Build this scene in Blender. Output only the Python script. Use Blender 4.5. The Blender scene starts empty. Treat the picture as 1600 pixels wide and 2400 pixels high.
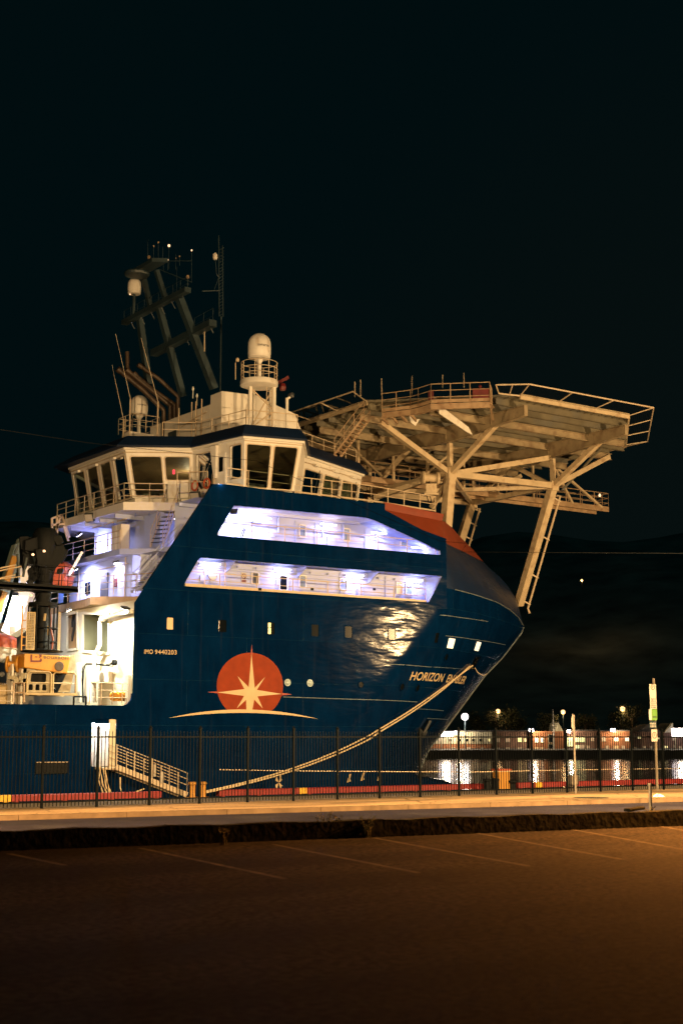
import bpy, bmesh, math, random
from mathutils import Vector, Matrix
from mathutils.geometry import tessellate_polygon
R = math.radians
random.seed(7)
scn = bpy.context.scene
COL = scn.collection

# ------------------------------------------------------------------ survey: photograph crops -> rays in the world
HOR, FPX, HEAD, ZC = 1728.0, 3333.0, R(54.9), 1.75
PIT = math.atan((HOR - 1200) / FPX)
VW = dict(F=(0, 0, 1600), A=(200, 520, 520), B=(120, 960, 520), C=(440, 740, 520), D=(680, 840, 440), E=(1080, 840, 480),
          G=(0, 1180, 420), H=(420, 1120, 660), I=(880, 1160, 400), J=(300, 1400, 600), K=(0, 1640, 500), L=(440, 1640, 600),
          M=(940, 1560, 660), N=(690, 860, 260), O=(900, 860, 260), P=(900, 1040, 260), Q=(0, 1220, 220), R=(0, 1430, 220),
          T=(120, 1380, 210), U=(200, 540, 340), V=(1040, 1640, 300), W=(1300, 1560, 300), X=(440, 1040, 420),
          Y=(120, 1040, 360), Z=(0, 1880, 1600))
cA, sA, cP, sP = math.cos(HEAD), math.sin(HEAD), math.cos(PIT), math.sin(PIT)

def ray(v, u, w):
    a, b, c = VW[v]
    x, y = a + u * c / 1568.0, b + w * c / 1568.0
    r = (x - 800) / FPX; cy = -(y - 1200) / FPX
    f = cP - sP * cy; up = sP + cP * cy
    return Vector((f * cA + r * sA, f * sA - r * cA, up))

def at(v, u, w, X=None, Y=None, Z=None, D=None):
    d = ray(v, u, w)
    if X is not None: t = X / d.x
    elif Y is not None: t = Y / d.y
    elif Z is not None: t = (Z - ZC) / d.z
    else: t = D / (d.x * cA + d.y * sA)
    return Vector((d.x * t, d.y * t, d.z * t + ZC))

def fwd(D, r, z):            # a point at forward distance D and sideways distance r of the camera
    return Vector((D * cA + r * sA, D * sA - r * cA, z))

# ------------------------------------------------------------------ materials
def mat(name, col, rough=0.5, metal=0.0, var=0.12, scale=3.0, bump=0.0, bscale=20.0, coat=0.0, dirt=None, dscale=1.5, dlo=0.5, dhi=0.75, stretch=(1, 1, 1), spec=0.5):
    m = bpy.data.materials.new(name); m.use_nodes = True
    nt = m.node_tree; b = nt.nodes['Principled BSDF']
    b.inputs['Roughness'].default_value = rough; b.inputs['Metallic'].default_value = metal
    b.inputs['Coat Weight'].default_value = coat; b.inputs['Specular IOR Level'].default_value = spec
    geo = nt.nodes.new('ShaderNodeNewGeometry')
    mp = nt.nodes.new('ShaderNodeMapping'); mp.inputs['Scale'].default_value = stretch
    nt.links.new(geo.outputs['Position'], mp.inputs['Vector'])
    n = nt.nodes.new('ShaderNodeTexNoise'); n.inputs['Scale'].default_value = scale; n.inputs['Detail'].default_value = 6
    nt.links.new(mp.outputs[0], n.inputs['Vector'])
    cr = nt.nodes.new('ShaderNodeValToRGB')
    lo = [max(0, c * (1 - var)) for c in col]; hi = [min(1, c * (1 + var)) for c in col]
    cr.color_ramp.elements[0].position = 0.3; cr.color_ramp.elements[1].position = 0.7
    cr.color_ramp.elements[0].color = (*lo, 1); cr.color_ramp.elements[1].color = (*hi, 1)
    nt.links.new(n.outputs['Fac'], cr.inputs[0])
    out = cr.outputs[0]
    if dirt:
        n2 = nt.nodes.new('ShaderNodeTexNoise'); n2.inputs['Scale'].default_value = dscale; n2.inputs['Detail'].default_value = 8
        nt.links.new(mp.outputs[0], n2.inputs['Vector'])
        r2 = nt.nodes.new('ShaderNodeValToRGB'); r2.color_ramp.elements[0].position = dlo; r2.color_ramp.elements[1].position = dhi
        nt.links.new(n2.outputs['Fac'], r2.inputs[0])
        mx = nt.nodes.new('ShaderNodeMix'); mx.data_type = 'RGBA'
        nt.links.new(r2.outputs[0], mx.inputs['Factor']); nt.links.new(out, mx.inputs['A']); mx.inputs['B'].default_value = (*dirt, 1)
        out = mx.outputs['Result']
    nt.links.new(out, b.inputs['Base Color'])
    if bump:
        nb = nt.nodes.new('ShaderNodeTexNoise'); nb.inputs['Scale'].default_value = bscale; nb.inputs['Detail'].default_value = 5
        nt.links.new(mp.outputs[0], nb.inputs['Vector'])
        bp = nt.nodes.new('ShaderNodeBump'); bp.inputs['Strength'].default_value = bump; bp.inputs['Distance'].default_value = 0.02
        nt.links.new(nb.outputs['Fac'], bp.inputs['Height']); nt.links.new(bp.outputs[0], b.inputs['Normal'])
    return m

def hull_mat(rough=.13, spec=.038, name='hull_blue_paint'):
    """dark blue ship side: welded plates, dents between frames, faint rust and salt runs"""
    m = bpy.data.materials.new(name); m.use_nodes = True
    nt = m.node_tree; b = nt.nodes['Principled BSDF']; N = nt.nodes.new; Lk = nt.links.new
    geo = N('ShaderNodeNewGeometry'); sep = N('ShaderNodeSeparateXYZ'); Lk(geo.outputs['Position'], sep.inputs[0])
    cmb = N('ShaderNodeCombineXYZ'); Lk(sep.outputs[0], cmb.inputs[0]); Lk(sep.outputs[2], cmb.inputs[1])
    br = N('ShaderNodeTexBrick'); Lk(cmb.outputs[0], br.inputs['Vector'])
    br.inputs['Scale'].default_value = 1.0; br.inputs['Brick Width'].default_value = 7.3; br.inputs['Row Height'].default_value = 2.35
    br.inputs['Mortar Size'].default_value = 0.014; br.inputs['Mortar Smooth'].default_value = 0.6
    br.inputs['Color1'].default_value = (0.0005, 0.0108, 0.046, 1); br.inputs['Color2'].default_value = (0.0007, 0.0130, 0.054, 1); br.inputs['Mortar'].default_value = (0.0035, 0.024, 0.066, 1)
    n1 = N('ShaderNodeTexNoise'); n1.inputs['Scale'].default_value = 1.0; n1.inputs['Detail'].default_value = 9; n1.inputs['Roughness'].default_value = .65
    m1 = N('ShaderNodeMapping'); m1.inputs['Scale'].default_value = (1, 1, .5); Lk(geo.outputs['Position'], m1.inputs[0]); Lk(m1.outputs[0], n1.inputs['Vector'])
    r1 = N('ShaderNodeValToRGB'); r1.color_ramp.elements[0].position = .35; r1.color_ramp.elements[1].position = .75
    r1.color_ramp.elements[0].color = (.72, .72, .72, 1); r1.color_ramp.elements[1].color = (1.45, 1.35, 1.25, 1); Lk(n1.outputs['Fac'], r1.inputs[0])
    mu = N('ShaderNodeMix'); mu.data_type = 'RGBA'; mu.blend_type = 'MULTIPLY'; mu.inputs['Factor'].default_value = 1
    Lk(br.outputs['Color'], mu.inputs['A']); Lk(r1.outputs[0], mu.inputs['B'])
    n2 = N('ShaderNodeTexNoise'); n2.inputs['Scale'].default_value = 1.0; n2.inputs['Detail'].default_value = 4
    m2 = N('ShaderNodeMapping'); m2.inputs['Scale'].default_value = (3.2, 3.2, .16); Lk(geo.outputs['Position'], m2.inputs[0]); Lk(m2.outputs[0], n2.inputs['Vector'])
    r2 = N('ShaderNodeValToRGB'); r2.color_ramp.elements[0].position = .60; r2.color_ramp.elements[1].position = .82; r2.color_ramp.elements[1].color = (.42, .42, .42, 1); Lk(n2.outputs['Fac'], r2.inputs[0])
    mx = N('ShaderNodeMix'); mx.data_type = 'RGBA'; Lk(r2.outputs[0], mx.inputs['Factor']); Lk(mu.outputs['Result'], mx.inputs['A']); mx.inputs['B'].default_value = (0.017, 0.024, 0.042, 1)
    Lk(mx.outputs['Result'], b.inputs['Base Color'])
    n3 = N('ShaderNodeTexNoise'); n3.inputs['Scale'].default_value = .55; n3.inputs['Detail'].default_value = 3
    m3 = N('ShaderNodeMapping'); m3.inputs['Scale'].default_value = (.55, 1, 1.9); m3.inputs['Rotation'].default_value = (0, R(-42), 0); Lk(geo.outputs['Position'], m3.inputs[0]); Lk(m3.outputs[0], n3.inputs['Vector'])
    b1 = N('ShaderNodeBump'); b1.inputs['Strength'].default_value = 1.0; b1.inputs['Distance'].default_value = .05; Lk(n3.outputs['Fac'], b1.inputs['Height'])
    b2 = N('ShaderNodeBump'); b2.inputs['Strength'].default_value = .5; b2.inputs['Distance'].default_value = .012; b2.invert = True; Lk(br.outputs['Fac'], b2.inputs['Height']); Lk(b1.outputs[0], b2.inputs['Normal'])
    n4 = N('ShaderNodeTexNoise'); n4.inputs['Scale'].default_value = 5; n4.inputs['Detail'].default_value = 4; Lk(geo.outputs['Position'], n4.inputs['Vector'])
    b3 = N('ShaderNodeBump'); b3.inputs['Strength'].default_value = .25; b3.inputs['Distance'].default_value = .006; Lk(n4.outputs['Fac'], b3.inputs['Height']); Lk(b2.outputs[0], b3.inputs['Normal'])
    Lk(b3.outputs[0], b.inputs['Normal'])
    b.inputs['Roughness'].default_value = rough; b.inputs['Specular IOR Level'].default_value = spec
    return m

def speckle(m, amt=.5, scale=70):
    """fine aggregate mottling over a material's colour"""
    nt = m.node_tree; b = nt.nodes['Principled BSDF']; src = b.inputs['Base Color'].links[0].from_socket
    geo = nt.nodes.new('ShaderNodeNewGeometry'); n = nt.nodes.new('ShaderNodeTexNoise'); n.inputs['Scale'].default_value = scale; n.inputs['Detail'].default_value = 2
    nt.links.new(geo.outputs['Position'], n.inputs['Vector'])
    cr = nt.nodes.new('ShaderNodeValToRGB'); cr.color_ramp.elements[0].position = .38; cr.color_ramp.elements[1].position = .62
    cr.color_ramp.elements[0].color = (1 - amt,) * 3 + (1,); cr.color_ramp.elements[1].color = (1 + amt,) * 3 + (1,)
    mx = nt.nodes.new('ShaderNodeMix'); mx.data_type = 'RGBA'; mx.blend_type = 'MULTIPLY'; mx.inputs['Factor'].default_value = 1
    nt.links.new(n.outputs['Fac'], cr.inputs[0]); nt.links.new(src, mx.inputs['A']); nt.links.new(cr.outputs[0], mx.inputs['B']); nt.links.new(mx.outputs['Result'], b.inputs['Base Color'])

def emit(name, col, s):
    m = bpy.data.materials.new(name); m.use_nodes = True
    b = m.node_tree.nodes['Principled BSDF']
    b.inputs['Base Color'].default_value = (*col, 1)
    b.inputs['Emission Color'].default_value = (*col, 1); b.inputs['Emission Strength'].default_value = s
    return m

M = {}
M['hull'] = hull_mat(); M['shoulder'] = hull_mat(.42, .8, 'sheen_bow_paint')  # bow copy of the hull paint, rougher and more specular for a broad sheen
M['hullred'] = mat('hull_orange_red_paint', (0.19, 0.032, 0.011), 0.5, var=0.1, scale=1.2)
M['white'] = mat('white_ship_paint', (0.66, 0.63, 0.57), 0.42, var=0.06, scale=1.0, dirt=(0.40, 0.30, 0.20), dscale=2.2, dlo=0.60, dhi=0.82, stretch=(1, 1, 0.4))
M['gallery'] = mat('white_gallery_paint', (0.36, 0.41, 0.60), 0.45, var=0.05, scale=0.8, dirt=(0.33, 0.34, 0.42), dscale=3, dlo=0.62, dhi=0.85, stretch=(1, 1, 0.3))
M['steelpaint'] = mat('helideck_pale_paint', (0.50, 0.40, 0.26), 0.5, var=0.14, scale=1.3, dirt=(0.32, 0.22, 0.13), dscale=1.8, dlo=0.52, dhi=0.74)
M['girder'] = mat('helideck_shaded_girder_paint', (0.27, 0.215, 0.135), 0.5, var=0.18, scale=1.1, dirt=(0.16, 0.11, 0.065), dscale=1.5, dlo=0.48, dhi=0.7)  # darker copy of the pale helideck paint, girder shade put into colour
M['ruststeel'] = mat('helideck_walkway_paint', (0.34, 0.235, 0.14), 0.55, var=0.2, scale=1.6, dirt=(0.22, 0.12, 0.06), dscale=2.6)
M['deckunder'] = mat('helideck_shaded_underside', (0.115, 0.10, 0.065), 0.6, var=0.3, scale=0.8, dirt=(0.10, 0.10, 0.09), dscale=0.5)  # dark tone puts the shade under the deck into the colour
M['rail'] = mat('railing_paint', (0.50, 0.40, 0.28), 0.45, var=0.1, scale=4)
M['darkdeck'] = mat('dark_blue_roof_paint', (0.002, 0.010, 0.032), 0.55, var=0.2, spec=.25)
M['black'] = mat('black_steel', (0.0035, 0.005, 0.006), 0.6, var=0.3, scale=5, spec=.15)
M['mast'] = mat('mast_blue_grey_paint', (0.018, 0.034, 0.042), 0.5, var=0.3, scale=0.8)
M['pipe'] = mat('exhaust_pipe_rusty', (0.045, 0.028, 0.017), 0.5, var=0.4, scale=2.0)
M['yellow'] = mat('yellow_paint', (0.52, 0.24, 0.025), 0.45, var=0.12, scale=3, dirt=(0.35, 0.17, 0.03), dscale=3)
M['qyellow'] = mat('quay_yellow_paint', (0.75, 0.42, 0.03), 0.6, var=0.15, scale=3)
M['qred'] = mat('quay_red_paint', (0.24, 0.017, 0.016), 0.6, var=0.2, scale=3)
M['orange'] = mat('orange_plastic', (0.40, 0.07, 0.02), 0.45, var=0.1)
M['redmark'] = mat('red_sign_paint', (0.11, 0.008, 0.008), 0.5, var=0.1)
M['cream'] = mat('cream_lettering_paint', (0.56, 0.42, 0.24), 0.45, var=0.08, scale=2)
M['emblemred'] = mat('emblem_orange_paint', (0.24, 0.032, 0.006), 0.55, var=0.14, scale=2, spec=.15)
M['emblemtip'] = mat('emblem_dark_tip_paint', (0.30, 0.04, 0.02), 0.45, var=0.08)
M['seam'] = mat('plate_seam_highlight_paint', (0.16, 0.20, 0.22), 0.35, var=0.4, scale=3)  # pale colour standing for light caught along the seams
M['portdark'] = mat('dark_port_glass', (0.003, 0.005, 0.007), 0.2, var=0.1, spec=.08)
M['bluepane'] = mat('gallery_window_glass', (0.20, 0.27, 0.38), 0.15, var=0.2, scale=2)
M['frame'] = mat('window_frame_dark', (0.03, 0.035, 0.04), 0.5)
M['chrome'] = mat('polished_steel', (0.55, 0.6, 0.62), 0.15, 1.0, var=0.1)
M['wire'] = mat('dark_wire_sheath', (0.0012, 0.0014, 0.0016), 0.9, spec=.05)
M['coverreflect'] = mat('pale_blue_cover_reflection', (0.42, 0.55, 0.58), 0.3)  # bright reflection on the polished covers put into a pale colour
M['rope'] = mat('mooring_rope', (0.62, 0.50, 0.32), 0.8, var=0.25, scale=14, bump=0.6, bscale=40)
M['fence'] = mat('black_fence_paint', (0.0016, 0.0026, 0.003), 0.55, var=0.3, scale=6, spec=.08)
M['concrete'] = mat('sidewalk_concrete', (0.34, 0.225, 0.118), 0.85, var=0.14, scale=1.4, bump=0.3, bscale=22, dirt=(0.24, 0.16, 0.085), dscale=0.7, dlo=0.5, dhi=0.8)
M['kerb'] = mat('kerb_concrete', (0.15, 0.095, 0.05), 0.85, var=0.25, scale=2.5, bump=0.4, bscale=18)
M['wallc'] = mat('weathered_wall_concrete', (0.03, 0.033, 0.026), 0.9, var=0.5, scale=1.6, bump=0.7, bscale=9, dirt=(0.045, 0.038, 0.024), dscale=2.2, dlo=0.55, dhi=0.75)
M['road'] = mat('road_asphalt', (0.025, 0.020, 0.026), 0.8, var=0.25, scale=0.9, bump=0.5, bscale=60, dirt=(0.045, 0.038, 0.038), dscale=0.5)
M['lot'] = mat('lot_asphalt', (0.055, 0.05, 0.045), 0.82, var=0.35, scale=0.5, bump=0.8, bscale=45, dirt=(0.026, 0.025, 0.024), dscale=0.5, dlo=0.40, dhi=0.60, stretch=(0.3, 1, 1))
M['line'] = mat('worn_line_paint', (0.11, 0.095, 0.07), 0.8, var=0.5, scale=3, dirt=(0.06, 0.055, 0.05), dscale=2.5, dlo=0.42, dhi=0.58)
M['apron'] = mat('quay_concrete', (0.17, 0.14, 0.10), 0.85, var=0.25, scale=0.8, bump=0.4, bscale=15)
M['galv'] = mat('galvanised_steel', (0.20, 0.17, 0.13), 0.5, 0.3, var=0.2, scale=5)
M['signwhite'] = mat('white_sign_face', (0.42, 0.39, 0.34), 0.4, var=0.06)
M['signgreen'] = mat('green_sign_face', (0.11, 0.24, 0.05), 0.4, var=0.08)
M['signink'] = mat('dark_sign_ink', (0.03, 0.035, 0.04), 0.5)
M['hill'] = mat('dark_hillside', (0.42, 0.45, 0.36), 1.0, var=0.5, scale=0.05)
M['shore'] = mat('far_quay_concrete', (0.05, 0.05, 0.045), 0.9, var=0.3, scale=0.2)
M['leaf'] = mat('leaf_green', (0.045, 0.052, 0.018), 0.7, var=0.5, scale=0.6)
M['weed'] = mat('dry_weed_leaf', (0.12, 0.11, 0.04), 0.7, var=0.4, scale=9)
M['bark'] = mat('tree_bark', (0.10, 0.075, 0.05), 0.9, var=0.3)
M['bag'] = mat('white_plastic_bag', (0.7, 0.66, 0.58), 0.5)
M['rovgrey'] = mat('submersible_frame_grey', (0.30, 0.26, 0.17), 0.5, var=0.3, scale=4)
M['boomgreen'] = mat('boom_grey_green_paint', (0.16, 0.21, 0.19), 0.5, var=0.25, scale=1.5)
M['hangar'] = mat('cream_aft_wall_paint', (0.68, 0.64, 0.50), 0.5, var=0.05, scale=1)
M['panelgreen'] = mat('olive_recess_panel', (0.11, 0.115, 0.075), 0.6, var=0.2, scale=0.9)
M['tan'] = mat('tan_panel', (0.36, 0.24, 0.12), 0.6, var=0.15)
M['panereflect'] = mat('olive_pane_reflection', (0.17, 0.165, 0.10), 0.8, var=.25, scale=6)  # reflection on the front panes put into a flat olive colour
M['grate'] = mat('perforated_guard_panel', (0.40, 0.30, 0.15), 0.5, var=0.15)
M['bluesq'] = mat('blue_flag_paint', (0.04, 0.12, 0.5), 0.5)
M['cabinet'] = mat('dark_bridge_console', (0.05, 0.05, 0.05), 0.6, var=0.3)
M['lampwhite'] = emit('white_lamp_tube', (0.72, 0.70, 1.0), 22)
M['lampwarm'] = emit('warm_flood_lens', (1.0, 0.90, 0.70), 40)
M['sodium'] = emit('sodium_lamp_lens', (1.0, 0.60, 0.24), 14)
M['sodfar'] = emit('far_sodium_lamp', (1.0, 0.55, 0.22), 2.6)
M['whitefar'] = emit('far_white_lamp', (1.0, 0.88, 0.92), 4.5)
M['litwin'] = emit('lit_window_white', (1.0, 0.88, 0.66), 1.0)
M['warmwin'] = emit('lit_window_warm', (0.62, 0.40, 0.20), 0.25)
M['yellowwin'] = emit('lit_window_yellow', (0.95, 0.80, 0.36), 0.9)
M['greenwin'] = emit('lit_window_greenish', (0.75, 0.80, 0.42), 0.75)
M['dimwin'] = emit('dim_window', (0.55, 0.42, 0.3), 0.18)
M['redlamp'] = emit('red_lamp', (1.0, 0.05, 0.08), 2.5)
M['mastlamp'] = emit('mast_lamp', (1.0, 0.62, 0.36), 1.6)

def cracks(m, sc=.45):
    nt = m.node_tree; b = nt.nodes['Principled BSDF']; src = b.inputs['Base Color'].links[0].from_socket; N = nt.nodes.new; Lk = nt.links.new
    geo = N('ShaderNodeNewGeometry'); n = N('ShaderNodeTexNoise'); n.inputs['Scale'].default_value = 1.3; n.inputs['Detail'].default_value = 4; Lk(geo.outputs['Position'], n.inputs['Vector'])
    va = N('ShaderNodeVectorMath'); va.operation = 'MULTIPLY_ADD'; va.inputs[1].default_value = (.9, .9, 0); Lk(n.outputs['Color'], va.inputs[0]); Lk(geo.outputs['Position'], va.inputs[2])
    v = N('ShaderNodeTexVoronoi'); v.feature = 'DISTANCE_TO_EDGE'; v.inputs['Scale'].default_value = sc; Lk(va.outputs[0], v.inputs['Vector'])
    cr = N('ShaderNodeValToRGB'); cr.color_ramp.elements[0].position = .002; cr.color_ramp.elements[1].position = .011; cr.color_ramp.elements[0].color = (.35, .35, .35, 1); Lk(v.outputs['Distance'], cr.inputs[0])
    n2 = N('ShaderNodeTexNoise'); n2.inputs['Scale'].default_value = .22; n2.inputs['Detail'].default_value = 5; mp = N('ShaderNodeMapping'); mp.inputs['Scale'].default_value = (.4, 1.6, 1); mp.inputs['Rotation'].default_value = (0, 0, R(-8)); Lk(geo.outputs['Position'], mp.inputs[0]); Lk(mp.outputs[0], n2.inputs['Vector'])
    c2 = N('ShaderNodeValToRGB'); c2.color_ramp.elements[0].position = .40; c2.color_ramp.elements[1].position = .60; c2.color_ramp.elements[0].color = (.45, .47, .47, 1); c2.color_ramp.elements[1].color = (1.25, 1.2, 1.15, 1); Lk(n2.outputs['Fac'], c2.inputs[0])
    m1 = N('ShaderNodeMix'); m1.data_type = 'RGBA'; m1.blend_type = 'MULTIPLY'; m1.inputs['Factor'].default_value = 1; Lk(src, m1.inputs['A']); Lk(cr.outputs[0], m1.inputs['B'])
    m2 = N('ShaderNodeMix'); m2.data_type = 'RGBA'; m2.blend_type = 'MULTIPLY'; m2.inputs['Factor'].default_value = 1; Lk(m1.outputs['Result'], m2.inputs['A']); Lk(c2.outputs[0], m2.inputs['B'])
    Lk(m2.outputs['Result'], b.inputs['Base Color'])
cracks(M['lot']); cracks(M['concrete'], .3)
for k in ('lot', 'road', 'concrete', 'kerb', 'wallc', 'apron'): M[k].node_tree.nodes['Principled BSDF'].inputs['Specular IOR Level'].default_value = .12
speckle(M['lot'], .75, 11); speckle(M['road'], .35, 22); speckle(M['concrete'], .18, 12); speckle(M['wallc'], .5, 9)

def brick(name, c1, c2):
    m = bpy.data.materials.new(name); m.use_nodes = True
    nt = m.node_tree; b = nt.nodes['Principled BSDF']; b.inputs['Roughness'].default_value = 0.9
    n = nt.nodes.new('ShaderNodeTexNoise'); n.inputs['Scale'].default_value = 0.8; n.inputs['Detail'].default_value = 8
    geo = nt.nodes.new('ShaderNodeNewGeometry'); nt.links.new(geo.outputs['Position'], n.inputs['Vector'])
    cr = nt.nodes.new('ShaderNodeValToRGB'); cr.color_ramp.elements[0].color = (*c1, 1); cr.color_ramp.elements[1].color = (*c2, 1)
    cr.color_ramp.elements[0].position = .3; cr.color_ramp.elements[1].position = .7
    nt.links.new(n.outputs['Fac'], cr.inputs[0]); nt.links.new(cr.outputs[0], b.inputs['Base Color'])
    return m
M['brick'] = brick('red_brick', (0.20, 0.075, 0.03), (0.32, 0.13, 0.055))
M['brickdark'] = brick('brown_brick', (0.12, 0.07, 0.05), (0.2, 0.11, 0.08))
M['bldwhite'] = brick('pale_cladding', (0.36, 0.33, 0.22), (0.46, 0.42, 0.29))
M['bldroof'] = brick('dark_roofing', (0.03, 0.03, 0.03), (0.06, 0.055, 0.05))

def glass_mat():
    m = bpy.data.materials.new('bridge_window_glass'); m.use_nodes = True
    nt = m.node_tree; nt.nodes.remove(nt.nodes['Principled BSDF'])
    tr = nt.nodes.new('ShaderNodeBsdfTransparent'); tr.inputs[0].default_value = (0.62, 0.72, 0.68, 1)
    gl = nt.nodes.new('ShaderNodeBsdfGlossy'); gl.inputs['Roughness'].default_value = 0.04
    fr = nt.nodes.new('ShaderNodeFresnel'); fr.inputs['IOR'].default_value = 1.75
    mx = nt.nodes.new('ShaderNodeMixShader'); nt.links.new(fr.outputs[0], mx.inputs[0]); nt.links.new(tr.outputs[0], mx.inputs[1]); nt.links.new(gl.outputs[0], mx.inputs[2])
    nt.links.new(mx.outputs[0], nt.nodes['Material Output'].inputs['Surface'])
    return m
M['glass'] = glass_mat()

def water_mat():
    m = bpy.data.materials.new('harbour_water'); m.use_nodes = True
    nt = m.node_tree; b = nt.nodes['Principled BSDF']
    b.inputs['Base Color'].default_value = (0.002, 0.006, 0.008, 1); b.inputs['Roughness'].default_value = 0.12; b.inputs['IOR'].default_value = 1.33
    geo = nt.nodes.new('ShaderNodeNewGeometry')
    n = nt.nodes.new('ShaderNodeTexNoise'); n.inputs['Scale'].default_value = 0.9; n.inputs['Detail'].default_value = 4
    nt.links.new(geo.outputs['Position'], n.inputs['Vector'])
    bp = nt.nodes.new('ShaderNodeBump'); bp.inputs['Strength'].default_value = 0.5; bp.inputs['Distance'].default_value = 0.09
    nt.links.new(n.outputs['Fac'], bp.inputs['Height']); nt.links.new(bp.outputs[0], b.inputs['Normal'])
    return m
M['water'] = water_mat()

# ------------------------------------------------------------------ object helpers
ROOT = {}
def link(o): COL.objects.link(o); return o

def thing(name, label, cat, loc=(0, 0, 0), group=None):
    o = bpy.data.objects.new(name, None); link(o); o.location = loc; o.empty_display_size = 0.3
    o['label'] = label; o['category'] = cat
    if group: o['group'] = group
    ROOT[o] = Vector(loc)
    return o

def tag(o, label, cat, group=None):
    o['label'] = label; o['category'] = cat
    if group: o['group'] = group
    return o

class MB:
    def __init__(s): s.v = []; s.f = []; s.mi = []
    def add(s, pts, faces, mi=0):
        k = len(s.v); s.v += [Vector(p) for p in pts]
        for f in faces: s.f.append([k + i for i in f]); s.mi.append(mi)
        return s
    def poly(s, pts, mi=0): return s.add(pts, [range(len(pts))], mi)
    def box(s, a, b, mi=0):
        x0, y0, z0 = a; x1, y1, z1 = b
        p = [(x0, y0, z0), (x1, y0, z0), (x1, y1, z0), (x0, y1, z0), (x0, y0, z1), (x1, y0, z1), (x1, y1, z1), (x0, y1, z1)]
        return s.add(p, [(0, 3, 2, 1), (4, 5, 6, 7), (0, 1, 5, 4), (1, 2, 6, 5), (2, 3, 7, 6), (3, 0, 4, 7)], mi)
    def obox(s, c, ux, uy, uz, mi=0):          # oriented box: centre and three half-axis vectors
        c = Vector(c); p = []
        for k in (-1, 1):
            for (i, j) in ((-1, -1), (1, -1), (1, 1), (-1, 1)): p.append(c + ux * i + uy * j + uz * k)
        return s.add(p, [(0, 3, 2, 1), (4, 5, 6, 7), (0, 1, 5, 4), (1, 2, 6, 5), (2, 3, 7, 6), (3, 0, 4, 7)], mi)
    def beam(s, p, q, w=0.3, h=0.3, up=(0, 0, 1)):
        p = Vector(p); q = Vector(q); d = (q - p); L = d.length; d.normalize(); up = Vector(up)
        if abs(d.dot(up)) > 0.97: up = Vector((1, 0, 0))
        sx = d.cross(up).normalized(); sz = sx.cross(d).normalized()
        return s.obox((p + q) / 2, d * L / 2, sx * w / 2, sz * h / 2)
    def ibeam(s, p, q, w=0.3, h=0.6, t=0.05):
        p = Vector(p); q = Vector(q); z = Vector((0, 0, 1))
        s.beam(p, q, t, h - 2 * t - 0.004); o = z * (h / 2 - t / 2)
        s.beam(p + o, q + o, w, t); s.beam(p - o, q - o, w, t); return s
    def tube(s, pts, r=0.03, n=6, close=False):
        pts = [Vector(p) for p in pts]; k0 = len(s.v); m = len(pts); prev = None
        for i, p in enumerate(pts):
            a = pts[i - 1] if i else p; b = pts[i + 1] if i < m - 1 else p
            d = (b - a).normalized()
            if prev is None:
                up = Vector((0, 0, 1)) if abs(d.z) < 0.9 else Vector((1, 0, 0)); prev = d.cross(up).normalized()
            x = (prev - d * prev.dot(d)).normalized(); prev = x; y = d.cross(x)
            rr = r[i] if isinstance(r, (list, tuple)) else r
            for j in range(n):
                t = 2 * math.pi * j / n; s.v.append(p + (x * math.cos(t) + y * math.sin(t)) * rr)
        for i in range(m - 1):
            for j in range(n):
                a = k0 + i * n + j; b = k0 + i * n + (j + 1) % n
                s.f.append([a, b, b + n, a + n]); s.mi.append(0)
        s.f.append([k0 + j for j in range(n)][::-1]); s.mi.append(0)
        s.f.append([k0 + (m - 1) * n + j for j in range(n)]); s.mi.append(0)
        return s
    def lathe(s, c, prof, n=24, ax=(0, 0, 1)):
        c = Vector(c); az = Vector(ax).normalized()
        t0 = Vector((1, 0, 0)) if abs(az.x) < 0.9 else Vector((0, 1, 0))
        x = az.cross(t0).normalized(); y = az.cross(x); k0 = len(s.v)
        for (r, z) in prof:
            for j in range(n):
                t = 2 * math.pi * j / n; s.v.append(c + az * z + (x * math.cos(t) + y * math.sin(t)) * max(r, 1e-4))
        for i in range(len(prof) - 1):
            for j in range(n):
                a = k0 + i * n + j; b = k0 + i * n + (j + 1) % n; s.f.append([a, b, b + n, a + n]); s.mi.append(0)
        s.f.append([k0 + j for j in range(n)][::-1]); s.mi.append(0)
        k = k0 + (len(prof) - 1) * n; s.f.append([k + j for j in range(n)]); s.mi.append(0)
        return s
    def prism(s, pts, t):                       # polygon pushed along vector t
        pts = [Vector(p) for p in pts]; t = Vector(t); n = len(pts)
        f = [list(range(n))[::-1], list(range(n, 2 * n))] + [[i, (i + 1) % n, n + (i + 1) % n, n + i] for i in range(n)]
        return s.add(pts + [p + t for p in pts], f)
    def holed(s, outer, holes, fmap, thick=None):
        loops = [outer] + holes; flat = [p for l in loops for p in l]
        tris = tessellate_polygon([[Vector((p[0], p[1], 0)) for p in l] for l in loops])
        s.add([fmap(*p) for p in flat], [list(t) for t in tris])
        if thick:
            k = 0
            for l in loops:
                n = len(l); a = [fmap(*p) for p in l]; b = [q + Vector(thick) for q in a]
                s.add(a + b, [[i, (i + 1) % n, n + (i + 1) % n, n + i] for i in range(n)])
            s.add([fmap(*p) + Vector(thick) for p in flat], [list(t)[::-1] for t in tris])
        return s
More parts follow.
